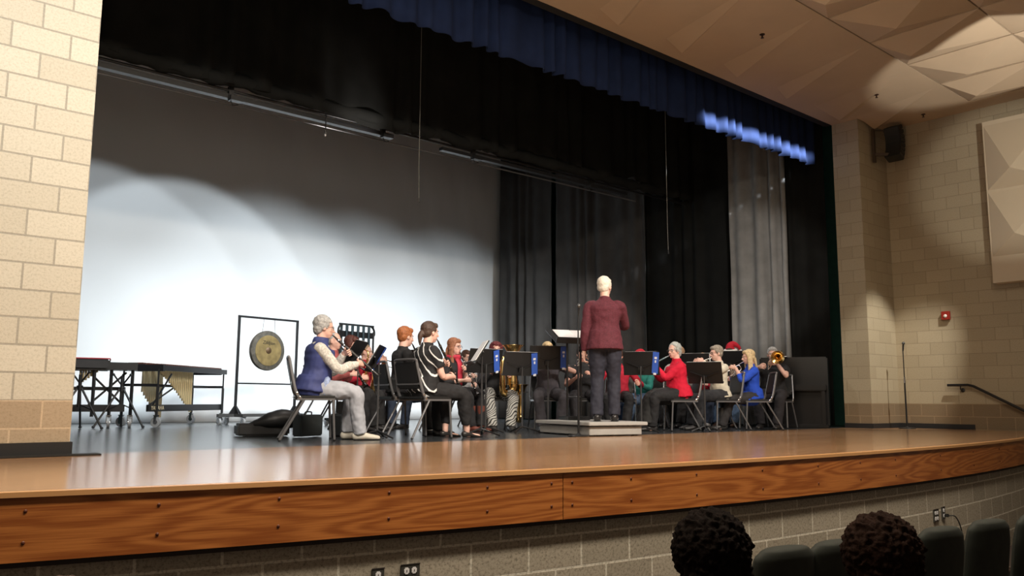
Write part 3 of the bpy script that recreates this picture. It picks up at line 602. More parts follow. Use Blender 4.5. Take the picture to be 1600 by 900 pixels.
    if 'vest' in extra or 'vestb' in extra:
        b = MB(); torso(b, 1.12, -.09, .465, .016); b.tube([P + S * .44, P + S * .50, P + S * .54], [(.12, .095), (.09, .085), (.078, .078)], n=16, side=X)
        for s_ in (shR, shL): b.ell(s_ + (N0 - s_) * .25, (.075, .085, .08), n=14)
        b.tube([P + S * (-.04 if sit else -.10), P + S * .12], [(.192 * fat + .03, .146 * fat + .032), (.175 * fat + .015, .135 * fat + .015)], n=20, side=X, sub=3)
        me = remesh(b, 'vest', .012, 2, mat('navy_vest', (.045, .06, .20), .7, var=.2, vscale=10) if 'vest' in extra else mat('black_vest', (.012, .012, .014), .7)); displace(me, .008, 9, seed, (.5, .5, 2.2)); link(me, 'vest', root)
    if 'panel' in extra:
        b = MB(); b.tube([P + X * .13 + FW * .12 + S * h for h in (-.03, .03, .09)], [(.085, .05), (.09, .06), (.07, .05)], n=14, side=X, sub=3, dome=True)
        me = remesh(b, 'tunic_front', .012, 2, mat('pale_blue_print', (.32, .40, .62), .8, var=.35, vscale=30)); displace(me, .006, 12, 4); link(me, 'tunic_front', root)
    if 'scarf' in extra:
        b = MB(); b.tube([P + S * .50 + FW * .07, P + S * .4 + FW * .14, P + S * .22 + FW * .16 * fat, P + S * .08 + FW * .17], [(.07, .03), (.06, .025), (.055, .02), (.06, .02)], n=12, side=X, sub=4); b.tube([P + S * .5 + Vector((.09 * math.cos(a), .02 + .09 * math.sin(a), 0)) for a in [k * math.pi / 6 for k in range(12)]], .03, n=8, closed=True)
        me = remesh(b, 'scarf', .01, 2, mat('scarf_red', (.50, .03, .06), .7, var=.3, vscale=14)); link(me, 'scarf', root)
    if 'bowtie' in extra:
        b = MB(); c_ = P + S * .50 + FW * .085
        for s_ in (-1, 1): b.tube([c_, c_ + X * s_ * .045], [(.008, .008), (.01, .026)], n=8, side=FW)
        b.build('bow_tie', M_black, root)
    if 'santa' in extra:
        b = MB(); b.tube([HT @ Vector(p) for p in ((0, -.02, .06), (0, -.03, .13), (-.05, -.05, .17), (-.13, -.06, .12), (-.15, -.06, .06))], [(.088, .1), (.07, .075), (.05, .05), (.03, .03), (.015, .015)], n=16, sub=4, dome=True); b.build('hat_crown', mat('santa_red', (.55, .01, .03), .8), root)
        b = MB(); b.tube([HT @ Vector((.086 * math.cos(a), -.015 + .100 * math.sin(a), .065)) for a in [k * math.pi / 10 for k in range(20)]], .030, n=10, closed=True); b.ell((-.155, -.06, .05), (.03, .03, .03), T=HT); b.build('hat_trim', mat('fur_white', (.85, .83, .82), .9), root)
    # shoes
    if shoe:
        for a_ in (anR, anL):
            b = MB()
            if shoestyle == 'heel':
                b.tube([a_ + Vector((0, -.035, -.045)), a_ + Vector((0, .03, -.052)), a_ + Vector((0, .11, -.072)), a_ + Vector((0, .20, -.076))], [(.036, .036), (.042, .028), (.047, .022), (.024, .014)], n=12, side=X, sub=3, dome=True); b.tube([a_ + Vector((0, -.045, -.05)), a_ + Vector((0, -.045, -.085))], [.014, .007], n=8)
            else:
                b.tube([a_ + Vector((0, -.045, -.040)), a_ + Vector((0, .02, -.038)), a_ + Vector((0, .10, -.050)), a_ + Vector((0, .19, -.060))], [(.040, .044), (.044, .044), (.050, .034), (.040, .024)], n=14, side=X, sub=3, dome=True)
                if shoestyle == 'boot': b.tube([a_ + Vector((0, -.01, -.04)), a_ + Vector((0, -.01, .08)), a_ + Vector((0, -.01, .27))], [.050, .054, .064], n=14, sub=3)
                b.tube([a_ + Vector((0, -.06, -.079)), a_ + Vector((0, .1, -.079)), a_ + Vector((0, .2, -.079))], [(.040, .006), (.050, .006), (.038, .006)], 1, n=12, side=X, sub=2, dome=True)
            b.build('shoe', [shoe, M_rubber] if shoestyle != 'heel' else shoe, root)
    bpy.context.view_layer.update()
    Mw = root.matrix_world.copy()
    return dict(root=root, M=Mw, HT=HT, mouth=Mw @ (HT @ Vector((0, .098, -.065))), wR=Mw @ wR, wL=Mw @ wL, P=Mw @ P)
def loc_(D, v): return D['M'] @ Vector(v)

# ------------------------------------------------------------------ chair, stand, instruments
def copy_tree(o, parent=None):
    c = o.copy(); C.objects.link(c)
    for k in list(c.keys()):
        pass
    if parent: c.parent = parent
    for ch in list(o.children): copy_tree(ch, c)
    return c
CH = []
def chair(x, y, az, label):
    if CH:
        c = copy_tree(CH[0]); c.location = (x, y, 0); c.rotation_euler = (0, 0, R(az - 90)); tag(c, label, 'chair', 'musician chairs on stage'); return c
    e = empty('musician_chair', (x, y, 0), az, label, 'chair', 'musician chairs on stage')
    Mc = mat('chair_black', (.018, .018, .018), .42)
    b = MB(); b.rbox((0, .01, .445), (.45, .43, .035), .014); b.build('seat', Mc, e)
    b = MB(); T_ = Matrix.Translation((0, -.235, .69)) @ Matrix.Rotation(R(12), 4, 'X'); b.rbox((0, 0, 0), (.40, .03, .30), .013, T=T_); b.build('backrest', Mc, e)
    b = MB()
    for s_ in (-1, 1): b.tube([(s_ * .225, -.13, .42), (s_ * .228, -.185, .50), (s_ * .215, -.225, .66), (s_ * .20, -.262, .84)], [(.017, .013)] * 4, n=8, sub=4, side=(0, 1, 0))
    b.tube([(-.20, -.262, .84), (-.17, -.27, .865), (.17, -.27, .865), (.20, -.262, .84)], .014, n=8, sub=3); b.bar((-.215, -.222, .60), (.215, -.222, .60), .02, .022); b.build('back_frame', M_grey, e)
    b = MB(); [b.bar((s_ * .225, -.17, .425), (s_ * .225, .20, .425), .022, .022) for s_ in (-1, 1)]; b.bar((-.225, .2, .425), (.225, .2, .425), .022); b.build('seat_frame', M_grey, e)
    for s_ in (-1, 1):
        for p, q in (((s_ * .225, .19, .42), (s_ * .235, .215, .012)), ((s_ * .228, -.10, .42), (s_ * .238, -.33, .012))):
            b = MB(); b.tube([p, q], .0125, n=8); b.ell(q, (.017, .017, .012), 1, n=8); b.build('leg', [M_grey, M_rubber], e)
        b = MB(); b.ell((s_ * .232, -.145, .445), (.014, .016, .016), n=8); b.ell((s_ * .232, -.175, .485), (.014, .016, .016), n=8); b.build('rivet', M_chrome, e)
    CH.append(e); return e
def stand(x, y, az, top, label, tilt=22, blue=None, sheets=True, wdt=.50, slab='white sheet music on the stand'):
    """az = direction the desk's front faces (towards its player)"""
    e = empty('music_stand', (x, y, 0), az, label, 'music stand', 'black music stands')
    t = R(tilt); h = .33; cz = top - h * math.cos(t) / 2
    T_ = Matrix.Translation((0, 0, cz)) @ Matrix.Rotation(t, 4, 'X')
    b = MB(); b.rbox((0, 0, 0), (wdt, .012, h), .004, T=T_); b.box((0, .03, -h / 2 + .004), (wdt, .06, .008), T=T_); b.build('desk', M_black, e)
    b = MB(); b.bar((-.2, -.012, .02), (.0, -.018, -.06), .02, .012, T=T_); b.bar((.2, -.012, .02), (.0, -.018, -.06), .02, .012, T=T_); b.box((0, -.03, -.07), (.07, .05, .06), T=T_); b.build('desk_bracket', M_black, e)
    b = MB(); b.tube([(0, -.04, .06), (0, -.04, .62)], .012, n=8); b.tube([(0, -.04, .6), (0, -.04, cz - .04)], .008, n=8); b.build('pole', mat('stand_pole', (.05, .05, .052), .3), e)
    for k in range(3):
        a = R(90 + 120 * k + 20); b = MB(); b.tube([(0, -.04, .085), (.10 * math.cos(a), -.04 + .10 * math.sin(a), .06), (.25 * math.cos(a), -.04 + .25 * math.sin(a), .012)], [(.016, .01)] * 3, n=8, sub=3); b.build('foot', M_black, e)
    Me = Matrix.Translation((x, y, 0)) @ Matrix.Rotation(R(az - 90), 4, 'Z')
    if sheets:
        s_ = MB(); rn = random.Random(int(x * 100)); dx = rn.uniform(-.04, .04)
        s_.box((dx - .10, .0, -.0), (.22, .003, .29)); s_.box((dx + .115, .001, 0), (.22, .003, .29)); s_.box((dx, -.003, -.005), (.43, .004, .27))
        o = s_.build('sheet_music', M_paper, smooth=False); o.matrix_world = Me @ T_ @ Matrix.Translation((0, .016, .018)); tag(o, slab, 'sheet music')
    if blue is not None:
        s_ = MB(); s_.rbox((0, 0, 0), (.085, .005, .30), .002); o = s_.build('stand_banner', M_bluef); o.matrix_world = Me @ T_ @ Matrix.Translation((blue[0], -.022, .01)) @ Matrix.Rotation(R(blue[1]), 4, 'Y'); tag(o, blue[2], 'banner', 'blue banners on the music stands')
        s2 = MB(); s2.box((0, -.004, .07), (.035, .002, .03)); s2.box((0, -.004, .02), (.02, .002, .035)); s2.build('emblem', M_whitep, o, smooth=False)
        s3 = MB(); s3.rbox((0, -.003, -.155), (.04, .008, .03), .003); s3.build('clip', M_whitep, o)
    return e
def frame_to(o, p, d, up=(0, 0, 1)):
    """place an instrument whose local +X is its long axis from the mouthpiece"""
    d = Vector(d).normalized(); z = Vector(up); z = (z - d * z.dot(d)).normalized(); y = z.cross(d); m = Matrix((d, y, z)).transposed().to_4x4(); m.translation = p; o.matrix_world = m
def clarinet(p, d, label, L=.66, m=None, name='clarinet', k=1.0):
    e = empty(name, label=label, cat=name); m = m or M_clar
    b = MB(); b.tube([(0, 0, 0), (.03, 0, .002), (.075, 0, 0)], [.005 * k, .009 * k, .012 * k], n=10, dome=True); b.build('mouthpiece', m, e)
    b = MB(); b.tube([(.075, 0, 0), (.13, 0, 0), (L - .1, 0, 0)], [.0155 * k, .0135 * k, .0145 * k], n=12); b.build('body_tube', m, e)
    b = MB(); T_ = Matrix.Translation((L - .1, 0, 0)) @ Matrix.Rotation(R(90), 4, 'Y'); b.lathe([(.0145 * k, 0), (.018 * k, .04), (.026 * k, .075), (.04 * k, .1), (.037 * k, .1), (.022 * k, .07), (.012 * k, .03)], T=T_); b.build('bell', m, e)
    for x in (.078, .155, .36, L - .1): b = MB(); b.tube([(x, 0, 0), (x + .009, 0, 0)], .0165 * k, n=12); b.build('ring', M_silver, e)
    b = MB()
    for i in range(9): x = .18 + i * (L - .32) / 9; b.ell((x, 0, .016 * k), (.009, .008, .003), n=8); b.ell((x + .012, .014 * k, .006), (.007, .003, .006), n=8)
    b.tube([(.17, .010, .014 * k), (L - .14, .010, .016 * k)], .002, n=5); b.tube([(.25, -.010, .014 * k), (L - .12, -.012, .014 * k)], .002, n=5); b.build('keywork', M_silver, e)
    frame_to(e, p, d); return e
def trumpet(p, d, label, m=None):
    e = empty('trumpet', label=label, cat='trumpet'); m = m or M_silver
    b = MB(); b.tube([(0, 0, 0), (.012, 0, 0), (.02, 0, 0), (.07, 0, 0)], [.013, .011, .005, .005], n=10); b.build('mouthpiece', m, e)
    b = MB(); b.tube([(.06, 0, 0), (.40, 0, 0), (.44, 0, -.02), (.44, 0, -.06), (.40, 0, -.085), (.24, .0, -.085)], .006, n=8, sub=3); b.tube([(.24, .02, -.085), (.12, .03, -.085), (.09, .03, -.06), (.09, .03, -.02), (.12, .03, 0), (.2, .03, 0)], .006, n=8, sub=3); b.build('tubing', m, e)
    b = MB(); T_ = Matrix.Translation((.18, .03, 0)) @ Matrix.Rotation(R(90), 4, 'Y'); b.lathe([(.006, 0), (.008, .12), (.012, .2), (.022, .26), (.04, .29), (.061, .30), (.059, .302), (.038, .293), (.018, .26), (.006, .18)], T=T_); b.build('bell', m, e)
    for i in range(3): b = MB(); x = .20 + i * .026; b.tube([(x, .012, -.11), (x, .012, .03)], .0115, n=12); b.tube([(x, .012, .03), (x, .012, .05)], .003, n=6); b.tube([(x, .012, .05), (x, .012, .054)], .009, n=10); b.build('valve', m, e)
    frame_to(e, p, d); return e
def trombone(p, d, label):
    e = empty('trombone', label=label, cat='trombone'); m = M_brass
    b = MB(); b.tube([(0, 0, 0), (.02, 0, 0), (.06, 0, 0)], [.014, .007, .005], n=10); b.build('mouthpiece', M_silver, e)
    b = MB(); b.tube([(.05, 0, 0), (.62, 0, 0), (.66, 0, -.03), (.66, 0, -.06), (.62, 0, -.085), (.1, 0, -.085)], .007, n=8, sub=3); b.bar((.12, 0, 0), (.12, 0, -.085), .008); b.build('slide', M_silver, e)
    b = MB(); b.tube([(.12, 0, -.085), (.06, .03, -.07), (-.20, .10, -.02), (-.27, .11, .0), (-.29, .115, .05), (-.26, .12, .09), (.05, .12, .06)], .008, n=8, sub=4); b.build('tuning_slide', m, e)
    b = MB(); T_ = Matrix.Translation((-.08, .115, .075)) @ Matrix.Rotation(R(92), 4, 'Y'); b.lathe([(.009, 0), (.013, .2), (.022, .3), (.045, .37), (.075, .405), (.105, .42), (.102, .423), (.07, .40), (.035, .36), (.01, .25)], T=T_, n=32); b.build('bell', m, e)
    frame_to(e, p, d); return e
def sax(p, d, label, m=None):
    e = empty('saxophone', label=label, cat='saxophone'); m = m or M_brass
    b = MB(); b.tube([(0, 0, 0), (.05, 0, 0)], [.007, .012], n=10); b.build('mouthpiece', M_clar, e)
    b = MB(); b.tube([(.05, 0, 0), (.10, 0, .02), (.15, 0, .0), (.17, 0, -.04)], [.008, .010, .012, .013], n=10, sub=3); b.build('neck', m, e)
    b = MB(); b.tube([(.17, 0, -.04), (.18, 0, -.3), (.19, 0, -.52), (.22, 0, -.60), (.28, 0, -.61), (.32, 0, -.54), (.33, 0, -.40)], [.014, .024, .033, .036, .04, .042, .048], n=14, sub=4); b.build('body_tube', m, e)
    b = MB(); T_ = Matrix.Translation((.33, 0, -.42)) @ Matrix.Rotation(R(6), 4, 'Y'); b.lathe([(.047, 0), (.052, .06), (.065, .12), (.078, .15), (.075, .152), (.05, .1), (.04, .02)], T=T_); b.build('bell', m, e)
    b = MB()
    for i in range(9): b.ell((.205 + i * .002, .012 * (-1) ** i, -.1 - i * .045), (.006, .016, .016), n=8)
    b.tube([(.205, .02, -.08), (.225, .02, -.5)], .003, n=5); b.tube([(.20, -.02, -.08), (.225, -.02, -.5)], .003, n=5); b.build('keywork', M_silver, e)
    frame_to(e, p, d); return e
def euphonium(p, az, label, s=1.0):
    e = empty('euphonium', p, az, label, 'euphonium'); m = M_brass; e.scale = (s, s, s)
    b = MB(); b.tube([(0, 0, -.25), (0, 0, -.35), (.05, 0, -.42), (.14, 0, -.42), (.18, 0, -.34), (.18, 0, 0), (.16, 0, .10), (.10, 0, .12), (.08, .0, .05), (.08, 0, -.3)], [.075, .065, .06, .055, .045, .035, .028, .022, .018, .014], n=14, sub=4); b.build('body_tube', m, e)
    b = MB(); T_ = Matrix.Translation((0, 0, -.28)); b.lathe([(.075, 0), (.06, .12), (.055, .25), (.065, .38), (.09, .47), (.13, .54), (.165, .57), (.162, .573), (.12, .54), (.075, .46), (.045, .30), (.04, .1)], T=T_, n=32); b.build('bell', m, e)
    for i in range(3): b = MB(); b.tube([(.05 + i * .035, -.07, -.3), (.05 + i * .035, -.07, -.06)], .014, n=12); b.build('valve', M_silver, e)
    b = MB(); b.tube([(.16, 0, .05), (.12, .08, .12), (.04, .14, .14), (.0, .15, .13)], [.01, .007, .006, .012], n=8, sub=3); b.build('mouthpiece', M_silver, e)
    return e
def text(s, size, m, parent, T, name='lettering', ext=.001):
    c = bpy.data.curves.new(name, 'FONT'); c.body = s; c.size = size; c.extrude = ext; c.align_x = 'CENTER'; c.align_y = 'CENTER'
    o = bpy.data.objects.new('t', c); C.objects.link(o); me = bpy.data.meshes.new_from_object(o.evaluated_get(bpy.context.evaluated_depsgraph_get())); bpy.data.objects.remove(o)
    me.materials.clear(); me.materials.append(m); o = bpy.data.objects.new(name, me); C.objects.link(o); o.parent = parent; o.matrix_local = T; return o
# ------------------------------------------------------------------ podium, conductor and his stand, microphone stands
PA = -12
e = empty('conductor_podium', (7.36, 7.06, 0), 90 + PA, 'low grey conductor podium at the front of the stage floor', 'podium')
Mp = mat('podium_grey', (.36, .355, .34), .55, var=.06)
b = MB(); b.rbox((.42, .62, .065), (.78, 1.16, .10), .006); b.build('base', Mp, e)
b = MB(); b.rbox((.43, .62, .15), (.88, 1.26, .045), .008); b.build('deck_top', mat('podium_top', (.42, .415, .40), .45), e)
b = MB(); [b.box((x, y, .0075), (.06, .06, .015)) for x in (.1, .42, .74) for y in (.1, .62, 1.14)]; b.build('glide', M_rubber, e)
PZ = .1725
maroon = mat('maroon_shirt', (.105, .018, .03), .85, var=.25, vscale=60)
navytr = mat('charcoal_trousers', (.022, .023, .038), .8, var=.15, vscale=30)
person('conductor', (7.80, 7.20, PZ), 42, 'standing conductor in maroon shirt and dark trousers on the grey podium, back to the audience', sit=False, sc=1.07, lean=2, head=(-22, -4),
       hL=(-.25, .05, .80), hR=(.06, .36, 1.20), eR=(.75, -.3, -.7), hdL=(0, .1, -1), top=maroon, bottom=navytr, shoe=mat('black_leather', (.02, .018, .018), .35), fR=(.10, .02, 0), fL=(-.10, -.02, 0), hair='short', hmat=M_white_hair, fat=1.06, vox=.008, skin=M_skin2)
e = empty('conductor_stand', (8.02, 7.97, PZ * 0), 250, 'wide two-post conductor stand in front of the conductor, open score lying on it', 'music stand')
PZs = PZ
T_ = Matrix.Translation((0, 0, 1.27)) @ Matrix.Rotation(R(62), 4, 'X')
b = MB(); b.rbox((0, 0, 0), (.68, .02, .40), .005, T=T_); b.box((0, .04, -.2), (.68, .08, .012), T=T_); b.build('desk', M_black, e)
for s_ in (-1, 1): b = MB(); b.tube([(s_ * .10, 0, PZs + .03), (s_ * .10, 0, 1.24)], .014, n=8); b.build('post', M_black, e)
b = MB(); b.rbox((0, 0, PZs + .025), (.32, .34, .05), .008); b.tube([(-.1, 0, PZs + .3), (.1, 0, PZs + .3)], .01, n=8); b.build('base', M_black, e)
o = MB(); o.box((-.13, 0, 0), (.25, .003, .34)); o.box((.13, .001, 0), (.25, .003, .34)); o.box((0, -.004, 0), (.5, .006, .33)); o = o.build('score', M_paper, smooth=False)
o.matrix_world = Matrix.Translation((8.02, 7.97, 0)) @ Matrix.Rotation(R(250 - 90), 4, 'Z') @ T_ @ Matrix.Translation((0, .026, 0)); tag(o, 'open white score lying on the wide conductor stand', 'score')
def micstand(x, y, h, label, straight=True):
    e = empty('microphone_stand', (x, y, 0), 90, label, 'microphone stand')
    b = MB(); b.lathe([(0, 0), (.125, 0), (.13, .008), (.12, .018), (.03, .026), (.016, .04), (0, .04)], n=28); b.build('base', M_black, e)
    b = MB(); b.tube([(0, 0, .03), (0, 0, h * .55)], .0135, n=10); b.build('lower_tube', M_black, e)
    b = MB(); b.tube([(0, 0, h * .5), (0, 0, h - .14)], .0085, n=10); b.build('upper_tube', M_black if straight else M_grey, e)
    b = MB(); b.tube([(0, 0, h * .55 - .04), (0, 0, h * .55 + .02)], .019, n=12); b.tube([(0, 0, h * .55 + .03), (0, 0, h * .55 + .05)], .016, n=12); b.build('clutch', M_chrome, e)
    m_ = MB(); m_.tube([(0, .0, h - .15), (0, -.01, h - .10)], .012, n=8); m_.build('clip', M_rubber, e)
    m_ = empty('microphone', (x, y, h - .15), 90, 'black handheld microphone on top of the ' + label.replace('black ', ''), 'microphone')
    b = MB(); b.tube([(0, -.0, .0), (0, -.01, .10)], [.011, .016], n=10); b.build('handle', M_black, m_)
    b = MB(); b.ell((0, -.013, .125), (.025, .025, .028)); b.build('grille', mat('mic_grille', (.15, .15, .15), .4, .8), m_)
micstand(7.32, 7.20, 1.60, 'black straight microphone stand in front of the podium')
micstand(14.02, 6.28, 1.42, 'black microphone stand by the right pier')

# ------------------------------------------------------------------ clothes
K = lambda n, c, **k: mat(n, c, k.pop('rough', .85), **k)
blk = K('cloth_black', (.014, .014, .016)); blk2 = K('cloth_soft_black', (.022, .02, .024)); shoeb = mat('black_leather', (.02, .018, .018), .35)
jeans = K('denim_blue', (.12, .20, .34), var=.25, vscale=25); djeans = K('denim_dark', (.03, .045, .08)); lgrey = K('light_jeans', (.42, .44, .50), var=.12, vscale=12)
redt = K('red_shirt', (.42, .012, .035)); 
def seat(px, py, az, chlabel): return chair(px, py, az, chlabel)
def hold(d, t1, t2, m=(0, .165, 1.13)):
    d = Vector(d).normalized(); m = Vector(m); gL = m + d * t1; gR = m + d * t2
    return dict(hL=gL + Vector((-.075, -.05, -.03)), hR=gR + Vector((.075, -.05, -.03)), hdL=(.75, .55, .1), hdR=(-.75, .55, .1), curl=.85)
def wd(D, d): return (D['M'].to_3x3() @ Vector(d)).normalized()

# grey haired clarinet player in vest
d = (0.02, .76, -.65)
seat(4.28, 8.12, -24, 'black chair of the grey-haired player in the navy vest')
D = person('p1', (4.28, 8.14, 0), -24, 'seated grey-haired clarinet player in navy quilted vest over white sleeves, leftmost musician', lean=8, head=(0, -8), **hold(d, .26, .44, (0, .18, 1.12)), top=K('white_print_shirt', (.62, .60, .56), var=.3, vscale=50), bottom=lgrey, shoe=mat('beige_sneaker', (.62, .58, .50), .7), extra=('vest', 'panel'), hair='puffy', hmat=M_gray_hair, glasses=True, fat=1.12, vox=.008, fR=(.10, .50, 0), fL=(-.10, .40, 0), skin=M_skin2)
clarinet(D['mouth'], wd(D, d), 'black clarinet with silver keys played by the grey-haired player in navy vest')
# woman with striped blouse
d = (0.0, .52, -.86)
seat(5.52, 7.86, 2, 'black chair of the woman in the striped blouse')
D = person('p6', (5.52, 7.88, 0), -4, 'seated woman with brown ponytail in black blouse with white stripes and black heels', lean=5, head=(0, -4), **hold(d, .30, .48), top=stripe_mat('striped_blouse', (.012, .012, .014), (.75, .75, .75), 4.2, .93, (.9, .5, .4), 2.2), sleeve='short', bottom=blk, shoe=shoeb, shoestyle='heel', hair='pony', hmat=mat('hair_dark_brown', (.07, .04, .028), .6, var=.3, vscale=40, bump=.5, bscale=60), fat=1.12, vox=.008, female=True, skin=M_skin2, fR=(.12, .52, 0), fL=(-.12, .38, 0))
clarinet(D['mouth'], wd(D, d), 'black clarinet held by the woman in the striped blouse')
# ginger player beside her
d = (0, .5, -.86)
seat(5.62, 8.52, -8, 'black chair of the ginger-haired player, left of the striped blouse')
D = person('p5', (5.62, 8.52, 0), -12, 'seated player with short ginger hair in black shirt, behind the woman in the striped blouse', lean=4, head=(10, -6), **hold(d, .30, .46), top=blk, sleeve='short', bottom=blk, shoe=shoeb, hair='short', hmat=M_red_hair, skin=M_skin2, sc=.99)
clarinet(D['mouth'], wd(D, d), 'black clarinet of the ginger-haired player')
# row behind the vest player
d = (0, .60, -.80)
seat(5.50, 10.0, -55, 'black chair behind the grey-haired player')
D = person('p2', (5.50, 10.0, 0), -62, 'seated short-haired player half hidden behind the grey-haired clarinettist', lean=5, head=(5, 0), **hold(d, .28, .44), top=K('rose_shirt', (.40, .10, .10)), bottom=blk, shoe=shoeb, hair='crew', hmat=M_gray_hair, skin=M_skin2)
clarinet(D['mouth'], wd(D, d), 'dark clarinet of the half hidden short-haired player')
d = (0.05, .5, -.86)
seat(5.98, 10.4, -50, 'black chair of the saxophone player with bowl-cut hair')
D = person('p3', (5.98, 10.42, 0), -52, 'seated player with dark reddish-brown bowl-cut hair in red top holding a saxophone', lean=5, head=(-5, -6), hL=(-.06, .30, .95), hR=(.12, .28, .72), hdL=(.6, .7, .1), hdR=(-.7, .6, .1), top=redt, bottom=blk, shoe=shoeb, hair='bowl', hmat=mat('hair_chestnut', (.10, .03, .022), .6, var=.3, vscale=40, bump=.5, bscale=60), female=True, skin=M_skin2)
sax(D['mouth'], wd(D, (.02, .97, -.15)), 'brass saxophone held by the player with bowl-cut hair')
seat(6.85, 11.45, -62, 'black chair of the boy with cropped hair')
D = person('p4', (6.85, 11.45, 0), -60, 'seated boy with cropped fair hair in red shirt holding a trumpet', lean=5, head=(0, -4), sc=.97, hL=(-.08, .36, 1.08), hR=(.08, .36, 1.06), hdL=(.7, .7, .1), hdR=(-.7, .7, .1), top=redt, bottom=blk2, shoe=shoeb, hair='buzz', hmat=mat('hair_fair', (.38, .25, .17), .7, var=.2, vscale=40), skin=M_skin2)
trumpet(D['mouth'], wd(D, (0, .97, -.22)), 'brass trumpet played by the boy with cropped hair', M_brass)
seat(7.45, 10.75, 160, 'black chair of the player in black vest and white sleeves')
D = person('p7', (7.42, 10.75, 0), 195, 'seated player in black vest over white sleeves, head hidden behind the music stands', lean=14, head=(0, -30), sc=.90, hL=(-.1, .34, .8), hR=(.12, .34, .75), top=K('white_shirt', (.75, .75, .77)), bottom=djeans, shoe=shoeb, extra=('vestb',), hair='short', hmat=M_dark_hair, fat=1.2)
# auburn haired woman
d = (0, .45, -.89)
seat(7.10, 9.50, -78, 'black chair of the long-haired woman with red scarf')
D = person('p8', (7.10, 9.50, 0), -72, 'seated woman with long auburn hair, glasses and red scarf playing clarinet', lean=5, head=(4, -6), sc=.98, **hold(d, .26, .44), top=blk, sleeve='mid', bottom=blk, shoe=mat('brown_boot', (.16, .045, .03), .5), shoestyle='boot', extra=('scarf',), hair='long', hmat=M_auburn, glasses=True, female=True, vox=.008, skin=M_skin2)
clarinet(D['mouth'], wd(D, d), 'black clarinet played by the woman with the red scarf')
d = (0, .45, -.89)
seat(8.22, 10.62, -80, 'black chair of the dark-haired boy in glasses')
D = person('p9', (8.22, 10.62, 0), -88, 'seated dark-haired boy with glasses behind the woman with the red scarf', lean=4, head=(0, -6), sc=.92, **hold(d, .26, .44), top=K('grey_white_shirt', (.40, .40, .42)), bottom=blk, shoe=shoeb, hair='short', hmat=M_brown_hair, glasses=True, skin=M_skin2)
clarinet(D['mouth'], wd(D, d), 'dark clarinet of the boy in glasses')
# euphonium player in patterned leggings
seat(7.82, 9.34, -112, 'black chair of the player with curly crimson hair')
D = person('p11', (7.80, 9.34, 0), -118, 'seated player with curly crimson hair and black and white patterned leggings', lean=2, head=(-6, 0), sc=.96, hL=(-.2, .25, .78), hR=(.12, .28, .85), top=blk, bottom=stripe_mat('patterned_leggings', (.55, .55, .52), (.03, .03, .03), 9, .72, (.2, .9, .4), 14), shoe=shoeb, hair='curly', hmat=M_crimson, female=True, skin=M_skin2)
euphonium(loc_(D, (-.20, .30, .96)), -100, 'brass euphonium with upright bell beside the player with crimson hair', .95)
# blond player behind the stand
seat(8.50, 8.98, -122, 'black chair of the blond player in grey shirt')
D = person('p12', (8.48, 8.98, 0), -124, 'seated blond player in grey shirt, face hidden behind the black stand', lean=2, head=(0, -4), sc=.97, hL=(-.16, .34, .93), hR=(.16, .34, .93), eR=(.9, -.1, -.3), eL=(-.9, -.1, -.3), top=K('slate_shirt', (.11, .10, .115)), sleeve='short', bottom=K('slate_trousers', (.06, .055, .065)), shoe=shoeb, hair='short', hmat=M_blond, skin=M_skin2, fR=(.14, .40, 0), fL=(-.12, .42, 0))
euphonium(loc_(D, (.42, .15, .46)), -60, 'small brass horn standing beside the blond player in grey shirt', .7)
seat(9.02, 8.78, -128, 'black chair partly hidden behind the conductor stand')
D = person('p13', (9.02, 8.80, 0), -130, 'seated player in black shirt and trousers half hidden left of the conductor', lean=3, head=(0, -20), sc=.93, hL=(-.12, .34, .84), hR=(.14, .34, .80), top=blk, sleeve='short', bottom=blk2, shoe=shoeb, hair='short', hmat=M_dark_hair)
seat(9.60, 8.56, -138, 'black chair hidden behind the conductor legs')
D = person('p14', (9.58, 8.58, 0), -140, 'seated player in red sleeves hidden behind the conductor', lean=3, head=(0, -20), sc=.92, hL=(-.34, .30, .74), hR=(.34, .30, .70), top=redt, bottom=blk, shoe=shoeb, hair='short', hmat=M_brown_hair)
seat(10.28, 8.66, -170, 'black chair of the player in teal shirt')
D = person('p15', (10.26, 8.66, 0), -182, 'seated player in teal shirt and blue jeans, head hidden behind a music stand', lean=0, head=(0, -20), sc=.88, hL=(-.12, .34, .80), hR=(.14, .32, .75), top=K('teal_shirt', (.015, .19, .16)), bottom=jeans, shoe=shoeb, hair='short', hmat=M_brown_hair, fR=(.1, .60, 0), fL=(-.1, .56, 0))
# red sweater
seat(9.92, 7.66, 142, 'black chair of the woman in the red sweater')
D = person('p16', (9.90, 7.68, 0), 145, 'seated silver-haired woman in bright red sweater and black skirt', lean=5, head=(34, -2), hL=(-.02, .38, .96), hR=(.20, .36, .92), hdL=(.5, .8, 0), hdR=(-.5, .8, 0), top=K('scarlet_sweater', (.62, .005, .035), var=.08, vscale=20), skirt=K('cloth_skirt', (.02, .02, .02)), bottom=blk, shoe=shoeb, hair='puffy', hmat=mat('hair_silver', (.40, .42, .40), .7, var=.25, vscale=40, bump=.5, bscale=60), glasses=True, fat=1.22, female=True, vox=.008, skin=M_skin2, sc=.97)
clarinet(D['mouth'], wd(D, (.95, .05, -.12)), 'silver flute held by the woman in the red sweater', L=.62, m=M_silver, name='flute', k=.65)
seat(11.50, 8.95, 205, 'black chair behind the woman in the red sweater')
D = person('p17', (11.44, 8.86, 0), 200, 'seated player with light brown hair peeking out behind the woman in the red sweater', head=(-15, 0), top=K('pale_shirt', (.5, .48, .46)), bottom=blk, shoe=shoeb, hair='short', hmat=mat('hair_sandy', (.40, .24, .14), .6, var=.3, vscale=40, bump=.5, bscale=60), sc=1.02, hL=(-.1, .35, .8), hR=(.1, .35, .8), skin=M_skin2)
